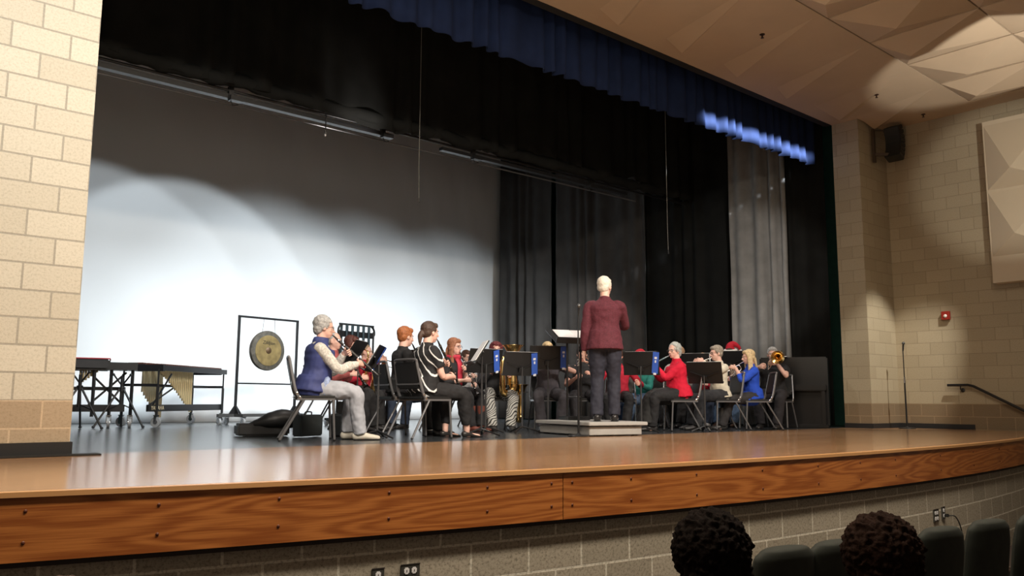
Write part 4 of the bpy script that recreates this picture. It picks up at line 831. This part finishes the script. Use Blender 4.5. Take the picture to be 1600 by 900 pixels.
seat(11.92, 8.72, 205, 'black chair of the player bending forward behind the front stand')
D = person('p18', (11.92, 8.72, 0), 205, 'seated player with copper-blond hair bent forward behind the stand, in red shirt', lean=10, head=(0, -28), top=redt, bottom=djeans, shoe=mat('white_sneaker', (.6, .6, .6), .6), hair='short', hmat=mat('hair_copper', (.52, .26, .13), .5, var=.25, vscale=40), sc=.94, hL=(-.1, .35, .75), hR=(.1, .35, .75), skin=M_skin2)
d = (0, .96, -.26)
seat(10.86, 7.62, 150, 'black chair of the man in the cream shirt')
D = person('p19', (10.84, 7.64, 0), 154, 'seated man with glasses, cream shirt and bow tie playing a trumpet', lean=3, head=(0, -6), hL=(-.09, .33, 1.05), hR=(.09, .36, 1.05), hdL=(.6, .6, .3), hdR=(-.6, .7, .2), curl=.9, top=K('cream_shirt', (.66, .62, .50), var=.12, vscale=12), bottom=K('black_trousers_slate', (.025, .026, .03)), shoe=shoeb, hair='short', hmat=mat('hair_pepper', (.30, .26, .21), .7, var=.3, vscale=40, bump=.5, bscale=60), glasses=True, extra=('bowtie',), vox=.008, skin=M_skin2, sc=.97, fR=(.14, .44, 0), fL=(-.14, .50, 0))
trumpet(D['mouth'], wd(D, d), 'silver trumpet played by the man in the cream shirt')
seat(12.58, 8.62, 200, 'black chair of the player in the santa hat beside the trumpet players')
D = person('p20', (12.58, 8.62, 0), 200, 'seated player in santa hat between the man in cream and the blond woman', lean=4, head=(0, -12), top=blk, bottom=jeans, shoe=mat('brown_shoe', (.10, .05, .03), .5), hair='short', hmat=M_brown_hair, extra=('santa',), sc=1.04, hL=(-.1, .35, .75), hR=(.1, .35, .75))
seat(11.15, 9.52, 210, 'black chair of the player in the santa hat behind the folder')
D = person('p23', (11.15, 9.52, 0), 215, 'seated player in red and white santa hat left of the silver-haired woman', lean=4, head=(0, -14), top=blk, bottom=blk, shoe=shoeb, hair='short', hmat=M_brown_hair, extra=('santa',), sc=.93, hL=(-.1, .35, .75), hR=(.1, .35, .75))
d = (0, .86, -.50)
seat(11.36, 7.36, 136, 'black chair of the blond woman in the blue sweater')
D = person('p21', (11.32, 7.38, 0), 142, 'seated blond woman in royal blue sweater and black boots playing a trumpet', lean=4, head=(0, -8), hL=(-.09, .32, 1.0), hR=(.09, .35, .98), hdL=(.6, .6, .3), hdR=(-.6, .7, .2), curl=.9, top=K('royal_sweater', (.015, .075, .56)), sleeve='mid', long_hem=1, bottom=K('black_leggings', (.03, .028, .03)), shoe=K('boot_leather', (.03, .03, .03), rough=.4), shoestyle='boot', hair='long', hmat=M_blond, female=True, vox=.008, sc=.93, skin=M_skin2, fR=(.10, .50, 0), fL=(-.10, .58, 0))
trumpet(D['mouth'], wd(D, d), 'silver trumpet played by the blond woman in the blue sweater')
seat(12.32, 7.62, 195, 'black chair of the trombone player')
D = person('p22', (12.28, 7.62, 0), 200, 'seated grey-haired man in black shirt playing a trombone, rightmost musician', lean=2, head=(10, 0), hL=(-.10, .24, 1.04), hR=(.14, .40, .98), eR=(.8, -.2, -.6), hdL=(.7, .6, 0), hdR=(-.7, .6, 0), curl=.9, top=blk, sleeve='short', bottom=blk2, shoe=shoeb, hair='short', hmat=M_gray_hair, fat=1.15, vox=.008, skin=M_skin2)
trombone(D['mouth'], wd(D, (-.10, .97, -.18)), 'brass trombone with its bell towards the audience')

# ------------------------------------------------------------------ music stands
stand(5.02, 8.10, 140, 1.02, 'music stand of the grey-haired player, seen edge-on', 30, blue=(.14, -6, 'blue banner on the stand of the grey-haired player'), slab='white sheet music on the edge-on stand of the grey-haired player')
stand(5.36, 9.12, 132, 1.14, 'music stand tilted behind the grey-haired player, left of the edge-on stand', 34, slab='sheet music on the tilted stand behind the grey-haired player')
stand(6.40, 7.98, 150, 1.13, 'music stand seen edge-on in front of the woman in the striped blouse', 32, slab='white sheet music facing the woman in the striped blouse')
stand(6.98, 8.58, 82, 1.09, 'music stand right beside the edge-on stand, below the player with crimson hair', 20, blue=(.17, -14, 'blue banner hanging below the player with crimson hair'), slab='sheet music on the stand below the player with crimson hair')
stand(7.46, 8.40, 68, 1.06, 'music stand in front of the euphonium bell', 20, blue=(.18, -8, 'blue banner on the stand in front of the euphonium'), slab='sheet music on the stand in front of the euphonium')
stand(7.96, 8.42, 58, 1.17, 'music stand hiding the face of the blond player in grey shirt', 12, blue=(.22, -2, 'blue banner right next to the microphone stand'), slab='sheet music in front of the blond player in grey shirt')
stand(8.98, 7.62, 30, 1.10, 'music stand just right of the conductor', 14, blue=(.20, 7, 'blue banner by the shoulder of the woman in the red sweater'), slab='sheet music on the stand just right of the conductor')
stand(9.98, 7.30, 25, .98, 'music stand between the red sweater and the cream shirt', 24, slab='sheet music on the stand between red sweater and cream shirt')
stand(11.70, 8.05, 28, 1.24, 'music stand between the cream shirt and the blond woman', 18, slab='sheet music on the stand between the two trumpet players')
stand(11.0, 8.25, 28, 1.18, 'music stand behind the trumpet of the man in cream shirt', 18, slab='sheet music on the stand behind the silver trumpet')

# ------------------------------------------------------------------ percussion
def caster(x, y, parent, r_=.055, brk=True):
    b = MB(); b.tube([(x - .018, y, r_), (x + .018, y, r_)], r_, n=18); b.tube([(x - .022, y, r_), (x + .022, y, r_)], r_ * .45, 1, n=12); c_ = b.build('caster', [mat('caster_grey', (.30, .31, .32), .4), M_chrome], parent)
    b = MB(); b.bar((x - .03, y, r_), (x - .03, y, r_ * 2.3), .006, .04); b.bar((x + .03, y, r_), (x + .03, y, r_ * 2.3), .006, .04); b.box((x, y, r_ * 2.3), (.07, .06, .012)); b.build('fork', M_chrome, c_)
# gong
g = empty('gong_stand', (6.36, 13.74, 0), 100, 'black steel gong frame on a wheeled base in front of the white backdrop', 'gong stand')
b = MB()
for s_ in (-1, 1): b.bar((s_ * .59, 0, .2), (s_ * .59, 0, 1.80), .035)
b.bar((-.608, 0, 1.80), (.608, 0, 1.80), .035); b.bar((-.59, 0, .68), (.59, 0, .68), .025); b.build('frame', M_black, g, smooth=False)
for s_ in (-1, 1):
    b = MB(); b.add([(s_ * .59 - .012, -.12, .17), (s_ * .59 - .012, .12, .17), (s_ * .59 - .012, 0, .34), (s_ * .59 + .012, -.12, .17), (s_ * .59 + .012, .12, .17), (s_ * .59 + .012, 0, .34)], [(0, 1, 2), (3, 5, 4), (0, 3, 4, 1), (1, 4, 5, 2), (2, 5, 3, 0)]); b.add([(s_ * .59 - .12, -.012, .17), (s_ * .59 + .12, -.012, .17), (s_ * .59, -.012, .34), (s_ * .59 - .12, .012, .17), (s_ * .59 + .12, .012, .17), (s_ * .59, .012, .34)], [(0, 1, 2), (3, 5, 4), (0, 3, 4, 1), (1, 4, 5, 2), (2, 5, 3, 0)]); b.build('gusset', M_black, g, smooth=False)
b = MB(); [b.box((s_ * .59, 0, .15), (.07, .56, .05)) for s_ in (-1, 1)]; b.box((0, 0, .15), (1.2, .07, .05)); b.box((-.74, 0, .15), (.34, .06, .05)); b.build('wheeled_base', mat('base_dark', (.05, .05, .05), .5), g, smooth=False)
for x, y in ((-.88, 0), (-.59, -.24), (-.59, .24), (.59, -.24), (.59, .24)): caster(x, y, g, .052)
gg = empty('gong', (6.36, 13.74, 1.25), 100, 'round bronze gong hanging in the black frame', 'gong')
M_gongr = mat('gong_rim', (.085, .075, .06), .55, .4, var=.4, vscale=14); M_gongc = mat('gong_face', (.34, .25, .11), .38, .6, var=.3, vscale=9); M_gongb = mat('gong_boss', (.10, .06, .03), .5, .5)
TG = Matrix.Rotation(R(90), 4, 'X')
b = MB(); b.lathe([(.22, .012), (.335, .0), (.345, -.02), (.340, -.06), (.333, -.06), (.338, -.02), (.33, -.006), (.22, .004)], T=TG, n=48); b.build('rim', M_gongr, gg)
b = MB(); b.lathe([(0, .016), (.10, .016), (.262, .014), (.262, .004), (0, .006)], T=TG, n=48); b.build('face', M_gongc, gg)
b = MB(); b.lathe([(0, .030), (.04, .026), (.06, .014), (.06, .010)], T=TG, n=32); b.build('boss', M_gongb, gg)
text('Zildjian', .085, M_black, gg, Matrix.Translation((0, -.020, .13)) @ Matrix.Rotation(R(90), 4, 'X') @ Matrix.Rotation(R(-4), 4, 'Z'))
b = MB(); b.tube([(-.13, 0, .30), (-.11, 0, .53)], .004, n=6); b.tube([(.13, 0, .30), (.11, 0, .53)], .004, n=6); b.build('cord', M_black, gg)
# chimes
c_ = empty('tubular_chimes', (7.28, 12.36, 0), 100, 'black framed set of tubular chimes behind the saxophone players', 'chimes')
M_ch = mat('chime_tube', (.045, .07, .085), .3, .5)
for i in range(11):
    x = -.30 + i * .06; b = MB(); b.tube([(x, .03 * (-1) ** i, 1.65), (x, .03 * (-1) ** i, .45 + .045 * i)], .021, n=10); b.build('chime_tube', M_ch, c_)
b = MB(); b.bar((-.37, 0, 1.66), (.37, 0, 1.66), .03); b.bar((-.37, 0, 1.50), (.37, 0, 1.50), .02, .10)
for s_ in (-1, 1): b.tube([(s_ * .31, 0, 1.66), (s_ * .36, 0, 1.63), (s_ * .39, 0, 1.57), (s_ * .39, 0, 1.50), (s_ * .37, 0, 1.45), (s_ * .37, 0, .1)], .018, n=8, sub=3); b.bar((s_ * .37, -.28, .1), (s_ * .37, .28, .1), .04)
b.bar((-.37, 0, .42), (.37, 0, .42), .03); b.build('frame', M_black, c_)
for s_ in (-1, 1):
    for t_ in (-1, 1): caster(s_ * .37, t_ * .25, c_, .035)
# marimba
mrb = empty('marimba', (4.11, 13.18, 0), 90 + 41, 'long marimba with gold resonator tubes in front of the white backdrop', 'marimba')
b = MB(); b.box((1.02, -.33, .875), (2.0, .03, .08)); b.box((1.02, .33, .875), (2.0, .03, .08)); b.box((.02, 0, .875), (.05, .7, .10)); b.box((2.0, 0, .875), (.05, .5, .10)); b.build('keybed_frame', M_black, mrb, smooth=False)
b = MB(); b.box((.95, -.25, .28), (2.3, .035, .10)); b.box((1.0, .0, .62), (2.0, .03, .04)); b.bar((.2, 0, .3), (1.0, .0, .62), .02); b.bar((1.0, 0, .62), (1.5, 0, .3), .02); [b.box((x_, 0, .62), (.03, .56, .04)) for x_ in (0, 2.03)]; b.bar((.0, -.2, .3), (.5, -.2, .8), .02); b.build('rail', M_black, mrb, smooth=False)
for x in (.0, 2.03):
    for y in (-.28, .28): b = MB(); b.tube([(x, y, .16), (x, y, .60)], .022, n=8); b.tube([(x, y, .6), (x, y, .86)], .014, n=8); b.build('post', M_black, mrb); caster(x, y, mrb, .075)
bar_me = MB(); bar_me.rbox((0, 0, 0), (.042, .34, .02), .004); bar_me = bar_me.mesh('tone_bar', mat('rosewood', (.10, .035, .025), .35))
for i in range(34):
    for row in (0, 1):
        if row and i % 7 in (2, 6): continue
        o = bpy.data.objects.new('tone_bar', bar_me); C.objects.link(o); o.parent = mrb; o.location = (.10 + i * .053 + row * .027, -.15 if row == 0 else .17, .93 + row * .02); o.scale = (1, .75 + .008 * i, 1)
for i in range(17):
    t_ = i / 16; L_ = .07 + .58 * t_ ** 1.25; x = .28 + i * .058
    b = MB(); b.tube([(x, -.14, .86), (x, -.14, .86 - L_)], .0235, n=12); b.build('resonator_tube', M_gold, mrb)
for i in range(10):
    t_ = i / 9; L_ = .34 + .40 * t_ ** .9; x = .55 + i * .058
    b = MB(); b.tube([(x, .30, .86), (x, .30, .86 - L_)], .0235, n=12); b.build('resonator_tube', mat('gold_tube_dull', (.40, .33, .20), .4, .6), mrb)
text('YAMAHA', .085, mat('logo_cream', (.7, .6, .4), .5), mrb, Matrix.Translation((.04, -.272, .28)) @ Matrix.Rotation(R(90), 4, 'X'))
# covered vibraphone
v = empty('vibraphone', (2.55, 13.55, 0), 90 - 16, 'covered vibraphone with red piped black cover at the far left of the stage', 'vibraphone')
Mcv = mat('cover_black', (.018, .016, .016), .6, var=.3, vscale=6)
b = MB(); b.rbox((.30, 0, .905), (1.75, .62, .17), .03); b.build('cover', Mcv, v)
b = MB(); b.tube([(-.55, -.315, .985), (1.1, -.315, .985), (1.17, -.30, .985), (1.17, .3, .985)], .010, n=6); b.build('piping', mat('piping_red', (.35, .02, .03), .6), v)
b = MB(); b.box((1.33, -.05, .88), (.42, .5, .11)); b.build('end_block', M_black, v, smooth=False)
b = MB(); b.box((.35, -.25, .28), (2.1, .04, .10)); b.box((.35, .0, .56), (2.1, .03, .05)); b.bar((.9, 0, .3), (1.4, 0, .80), .03); b.bar((1.4, .1, .3), (.9, .1, .80), .03); b.bar((-.3, 0, .3), (.2, 0, .82), .03); b.build('rail', M_black, v, smooth=False)
for x in (-.6, .98, 1.2, 1.48):
    b = MB(); b.tube([(x, -.25, .16), (x, -.25, .86)], .024, n=8); b.build('post', M_black, v)
    if x != .98: caster(x, -.25, v, .075); caster(x, .25, v, .075)
for i in range(7): b = MB(); x = .80 + i * .035; b.tube([(x, -.16, .83), (x, -.16, .62 + i * .028)], .016, n=10); b.build('resonator_tube', M_gold, v)
def tripod(x, y, h, label):
    e = empty('tripod_stand', (x, y, 0), 20, label, 'stand'); b = MB(); b.tube([(0, 0, .30), (0, 0, h)], .024, n=10); b.tube([(0, 0, h * .72), (0, 0, h * .80)], .042, n=10); b.build('column', M_black, e)
    for k in range(3):
        a = R(20 + 120 * k); c, s = math.cos(a), math.sin(a); b = MB(); b.tube([(0, 0, .60), (.36 * c, .36 * s, .03)], .015, n=8); b.bar((0, 0, .34), (.22 * c, .22 * s, .26), .016); b.ell((.37 * c, .37 * s, .02), (.025, .025, .02), 1, n=8); b.build('leg', [M_black, M_rubber], e)
        b = MB(); b.tube([(0, 0, h - .12), (.13 * c, .13 * s, h + .04)], .012, n=8); b.ell((.13 * c, .13 * s, h + .04), (.02, .02, .02), n=8); b.build('basket_arm', M_black, e)
tripod(3.14, 12.62, .74, 'black tripod drum stand at the far left, in front of the covered vibraphone')
tripod(3.78, 12.95, .72, 'black tripod drum stand between the vibraphone and the marimba')

# ------------------------------------------------------------------ cases on the floor, cabinet at the right
e = empty('instrument_case', (4.28, 9.32, 0), -15, 'open black instrument case lying on the floor behind the leftmost chair', 'case')
Mcs = mat('case_black', (.014, .014, .015), .5); Mli = mat('case_lining', (.03, .03, .035), .9)
b = MB(); b.rbox((0, 0, .075), (.30, .58, .13), .02); b.box((0, 0, .006), (.2, .4, .012)); b.build('case_body', Mcs, e)
b = MB(); b.rbox((0, -.02, .142), (.26, .50, .01), .004); b.build('lining', Mli, e)
b = MB(); b.tube([(.05, -.16, .13), (.08, -.06, .15), (.10, .06, .18), (.10, .2, .20), (.10, .32, .19)], [(.03, .02), (.08, .05), (.12, .09), (.14, .11), (.12, .10)], n=16, sub=3, side=(1, 0, 0), dome=True); b.build('lid', Mcs, e)
b = MB(); b.bar((-.155, -.27, .14), (-.155, .27, .14), .006); b.build('edge_trim', M_chrome, e)
e = empty('equipment_case', (4.62, 8.86, 0), 25, 'grey-black flat case standing under the leftmost chair', 'case')
b = MB(); b.rbox((0, 0, .13), (.13, .40, .24), .015); b.build('case_body', mat('case_slate', (.05, .06, .065), .6), e)
b = MB(); b.tube([(0, -.06, .25), (0, -.05, .28), (0, .05, .28), (0, .06, .25)], .008, n=6, sub=3); b.build('handle', M_rubber, e)
e = empty('gig_bag', (4.95, 8.72, 0), 30, 'small upright black bag with raised lid beside the flat case', 'bag')
b = MB(); b.rbox((0, 0, .13), (.18, .20, .26), .02); b.build('bag_body', mat('bag_slate', (.03, .035, .04), .7), e)
b = MB(); b.rbox((.02, 0, .33), (.03, .17, .15), .01); b.build('bag_lid', Mcs, e)
for (x, y, az), lb in (((6.35, 8.95, 20), 'clear water bottle on the floor under the front chairs'),):
    e = empty('water_bottle', (x, y, 0), az, lb, 'bottle'); b = MB(); b.lathe([(0, 0), (.03, 0), (.033, .01), (.033, .14), (.014, .18), (.012, .20), (0, .2)], n=18); b.build('bottle_body', mat('bottle_plastic', (.45, .55, .58), .15, spec=.8), e); b = MB(); b.tube([(0, 0, .2), (0, 0, .22)], .014, n=12); b.build('cap', M_bluef, e)
e = empty('upright_piano', (13.05, 7.72, 0), 205, 'black upright piano in the dark right end of the stage', 'piano')
Mpi = mat('piano_black', (.008, .008, .009), .25)
b = MB(); b.rbox((0, -.15, .60), (1.1, .35, 1.16), .02); b.build('case_body', Mpi, e)
b = MB(); b.rbox((0, .14, .66), (1.06, .28, .10), .015); b.build('key_lid', Mpi, e)
for s_ in (-1, 1): b = MB(); b.rbox((s_ * .48, .22, .32), (.06, .06, .60), .01); b.build('leg', Mpi, e)
b = MB(); b.rbox((0, .04, .03), (1.1, .5, .05), .01); b.build('plinth', Mpi, e)
o = MB(); o.rbox((0, 0, 0), (.26, .20, .012), .003); o = o.build('paper_stack', M_paper); o.location = (12.92, 7.86, 1.187); o.rotation_euler = (0, 0, .5); tag(o, 'small white stack of papers on top of the black piano', 'paper')
# black mat at the foot of the left pier
mb = MB(); mb.rbox((.6, 6.96, .006), (2.6, .14, .012), .003); tag(mb.build('floor_mat', M_rubber), 'thin black floor strip lying at the foot of the left pier', 'mat')

# ------------------------------------------------------------------ audience
SEATS = []
def theater_seat(x, y, az, label):
    if SEATS:
        c = copy_tree(SEATS[0]); c.location = (x, y, FLOOR_H); c.rotation_euler = (0, 0, R(az - 90)); tag(c, label, 'theater seat', 'auditorium seats'); return
    e = empty('auditorium_seat', (x, y, FLOOR_H), az, label, 'theater seat', 'auditorium seats')
    Mf = mat('seat_fabric', (.016, .02, .015), .8, var=.2, vscale=20)
    b = MB(); T_ = Matrix.Translation((0, -.23, .725)) @ Matrix.Rotation(R(8), 4, 'X')
    b.tube([(0, 0, -.50), (0, 0, 0), (0, 0, .14), (0, 0, .23), (0, 0, .268), (0, 0, .28)], [(.19, .055), (.205, .06), (.203, .058), (.19, .05), (.15, .04), (.08, .02)], n=28, side=(1, 0, 0), sub=3, T=T_); b.build('seat_back', Mf, e)
    b = MB(); b.rbox((0, .02, .44), (.45, .44, .10), .03); b.build('seat_cushion', Mf, e)
    for s_ in (-1, 1):
        b = MB(); b.rbox((s_ * .255, -.02, .30), (.035, .40, .60), .01); b.build('end_panel', M_black, e); b = MB(); b.rbox((s_ * .255, .0, .62), (.06, .36, .035), .012); b.build('armrest', mat('arm_wood', (.05, .03, .02), .5), e)
    SEATS.append(e)
SP = [(3.02, 2.13), (3.46, 2.12), (3.80, 2.06), (4.17, 1.99), (4.60, 1.93), (5.09, 1.88), (5.56, 1.80), (6.05, 1.72)]
SL = ['auditorium seat left of the curly-haired head, its back low in the picture', 'dark auditorium seat right beside the curly-haired head', 'dark auditorium seat just left of the brown-haired head', 'dark auditorium seat hidden behind the brown-haired head', 'dark auditorium seat just right of the brown-haired head', 'dark auditorium seat, second from the right edge of the picture', 'dark auditorium seat at the right edge of the picture', 'auditorium seat past the right edge']
for (x, y), lb in list(zip(SP, SL))[1:7]: theater_seat(x - .03, y + .22, 81, lb)
for x, y, lb in ((2.35, 1.72, 'auditorium seat under the curly-haired spectator'), (2.80, 1.37, 'auditorium seat under the brown-haired spectator'), (.48, 1.96, 'auditorium seat under the leftmost spectator'), (.93, 1.62, 'auditorium seat under the spectator second from left')): theater_seat(x, y, 85, lb)
dk = K('audience_cloth', (.03, .025, .025))
person('a1', (2.35, 1.72, FLOOR_H), 75, 'spectator seen from behind with a big head of black curly hair', sc=.945, lean=0, top=dk, bottom=dk, shoe=shoeb, hair='bigcurly', hmat=M_dark_hair, hL=(-.15, .3, .65), hR=(.15, .3, .65), vox=.012)
person('a2', (2.80, 1.37, FLOOR_H), 70, 'spectator seen from behind with dark brown wavy hair', sc=.935, lean=0, top=dk, bottom=dk, shoe=shoeb, hair='bigcurly', hmat=mat('hair_umber', (.020, .010, .007), .9, spec=.08, var=.4, vscale=40, bump=.6, bscale=60), hL=(-.15, .3, .65), hR=(.15, .3, .65), vox=.012)
person('a3', (.48, 1.96, FLOOR_H), 80, 'spectator at the bottom left, only the crown of brown hair showing', sc=.955, lean=0, top=dk, bottom=dk, shoe=shoeb, hair='puffy', hmat=M_brown_hair, hL=(-.15, .3, .65), hR=(.15, .3, .65), vox=.012)
person('a4', (.93, 1.62, FLOOR_H), 75, 'spectator second from left at the bottom edge, crown of light brown hair', sc=.945, lean=0, top=dk, bottom=dk, shoe=shoeb, hair='puffy', hmat=mat('hair_light_brown', (.13, .08, .05), .6, var=.3, vscale=40, bump=.5, bscale=60), hL=(-.15, .3, .65), hR=(.15, .3, .65), vox=.012)
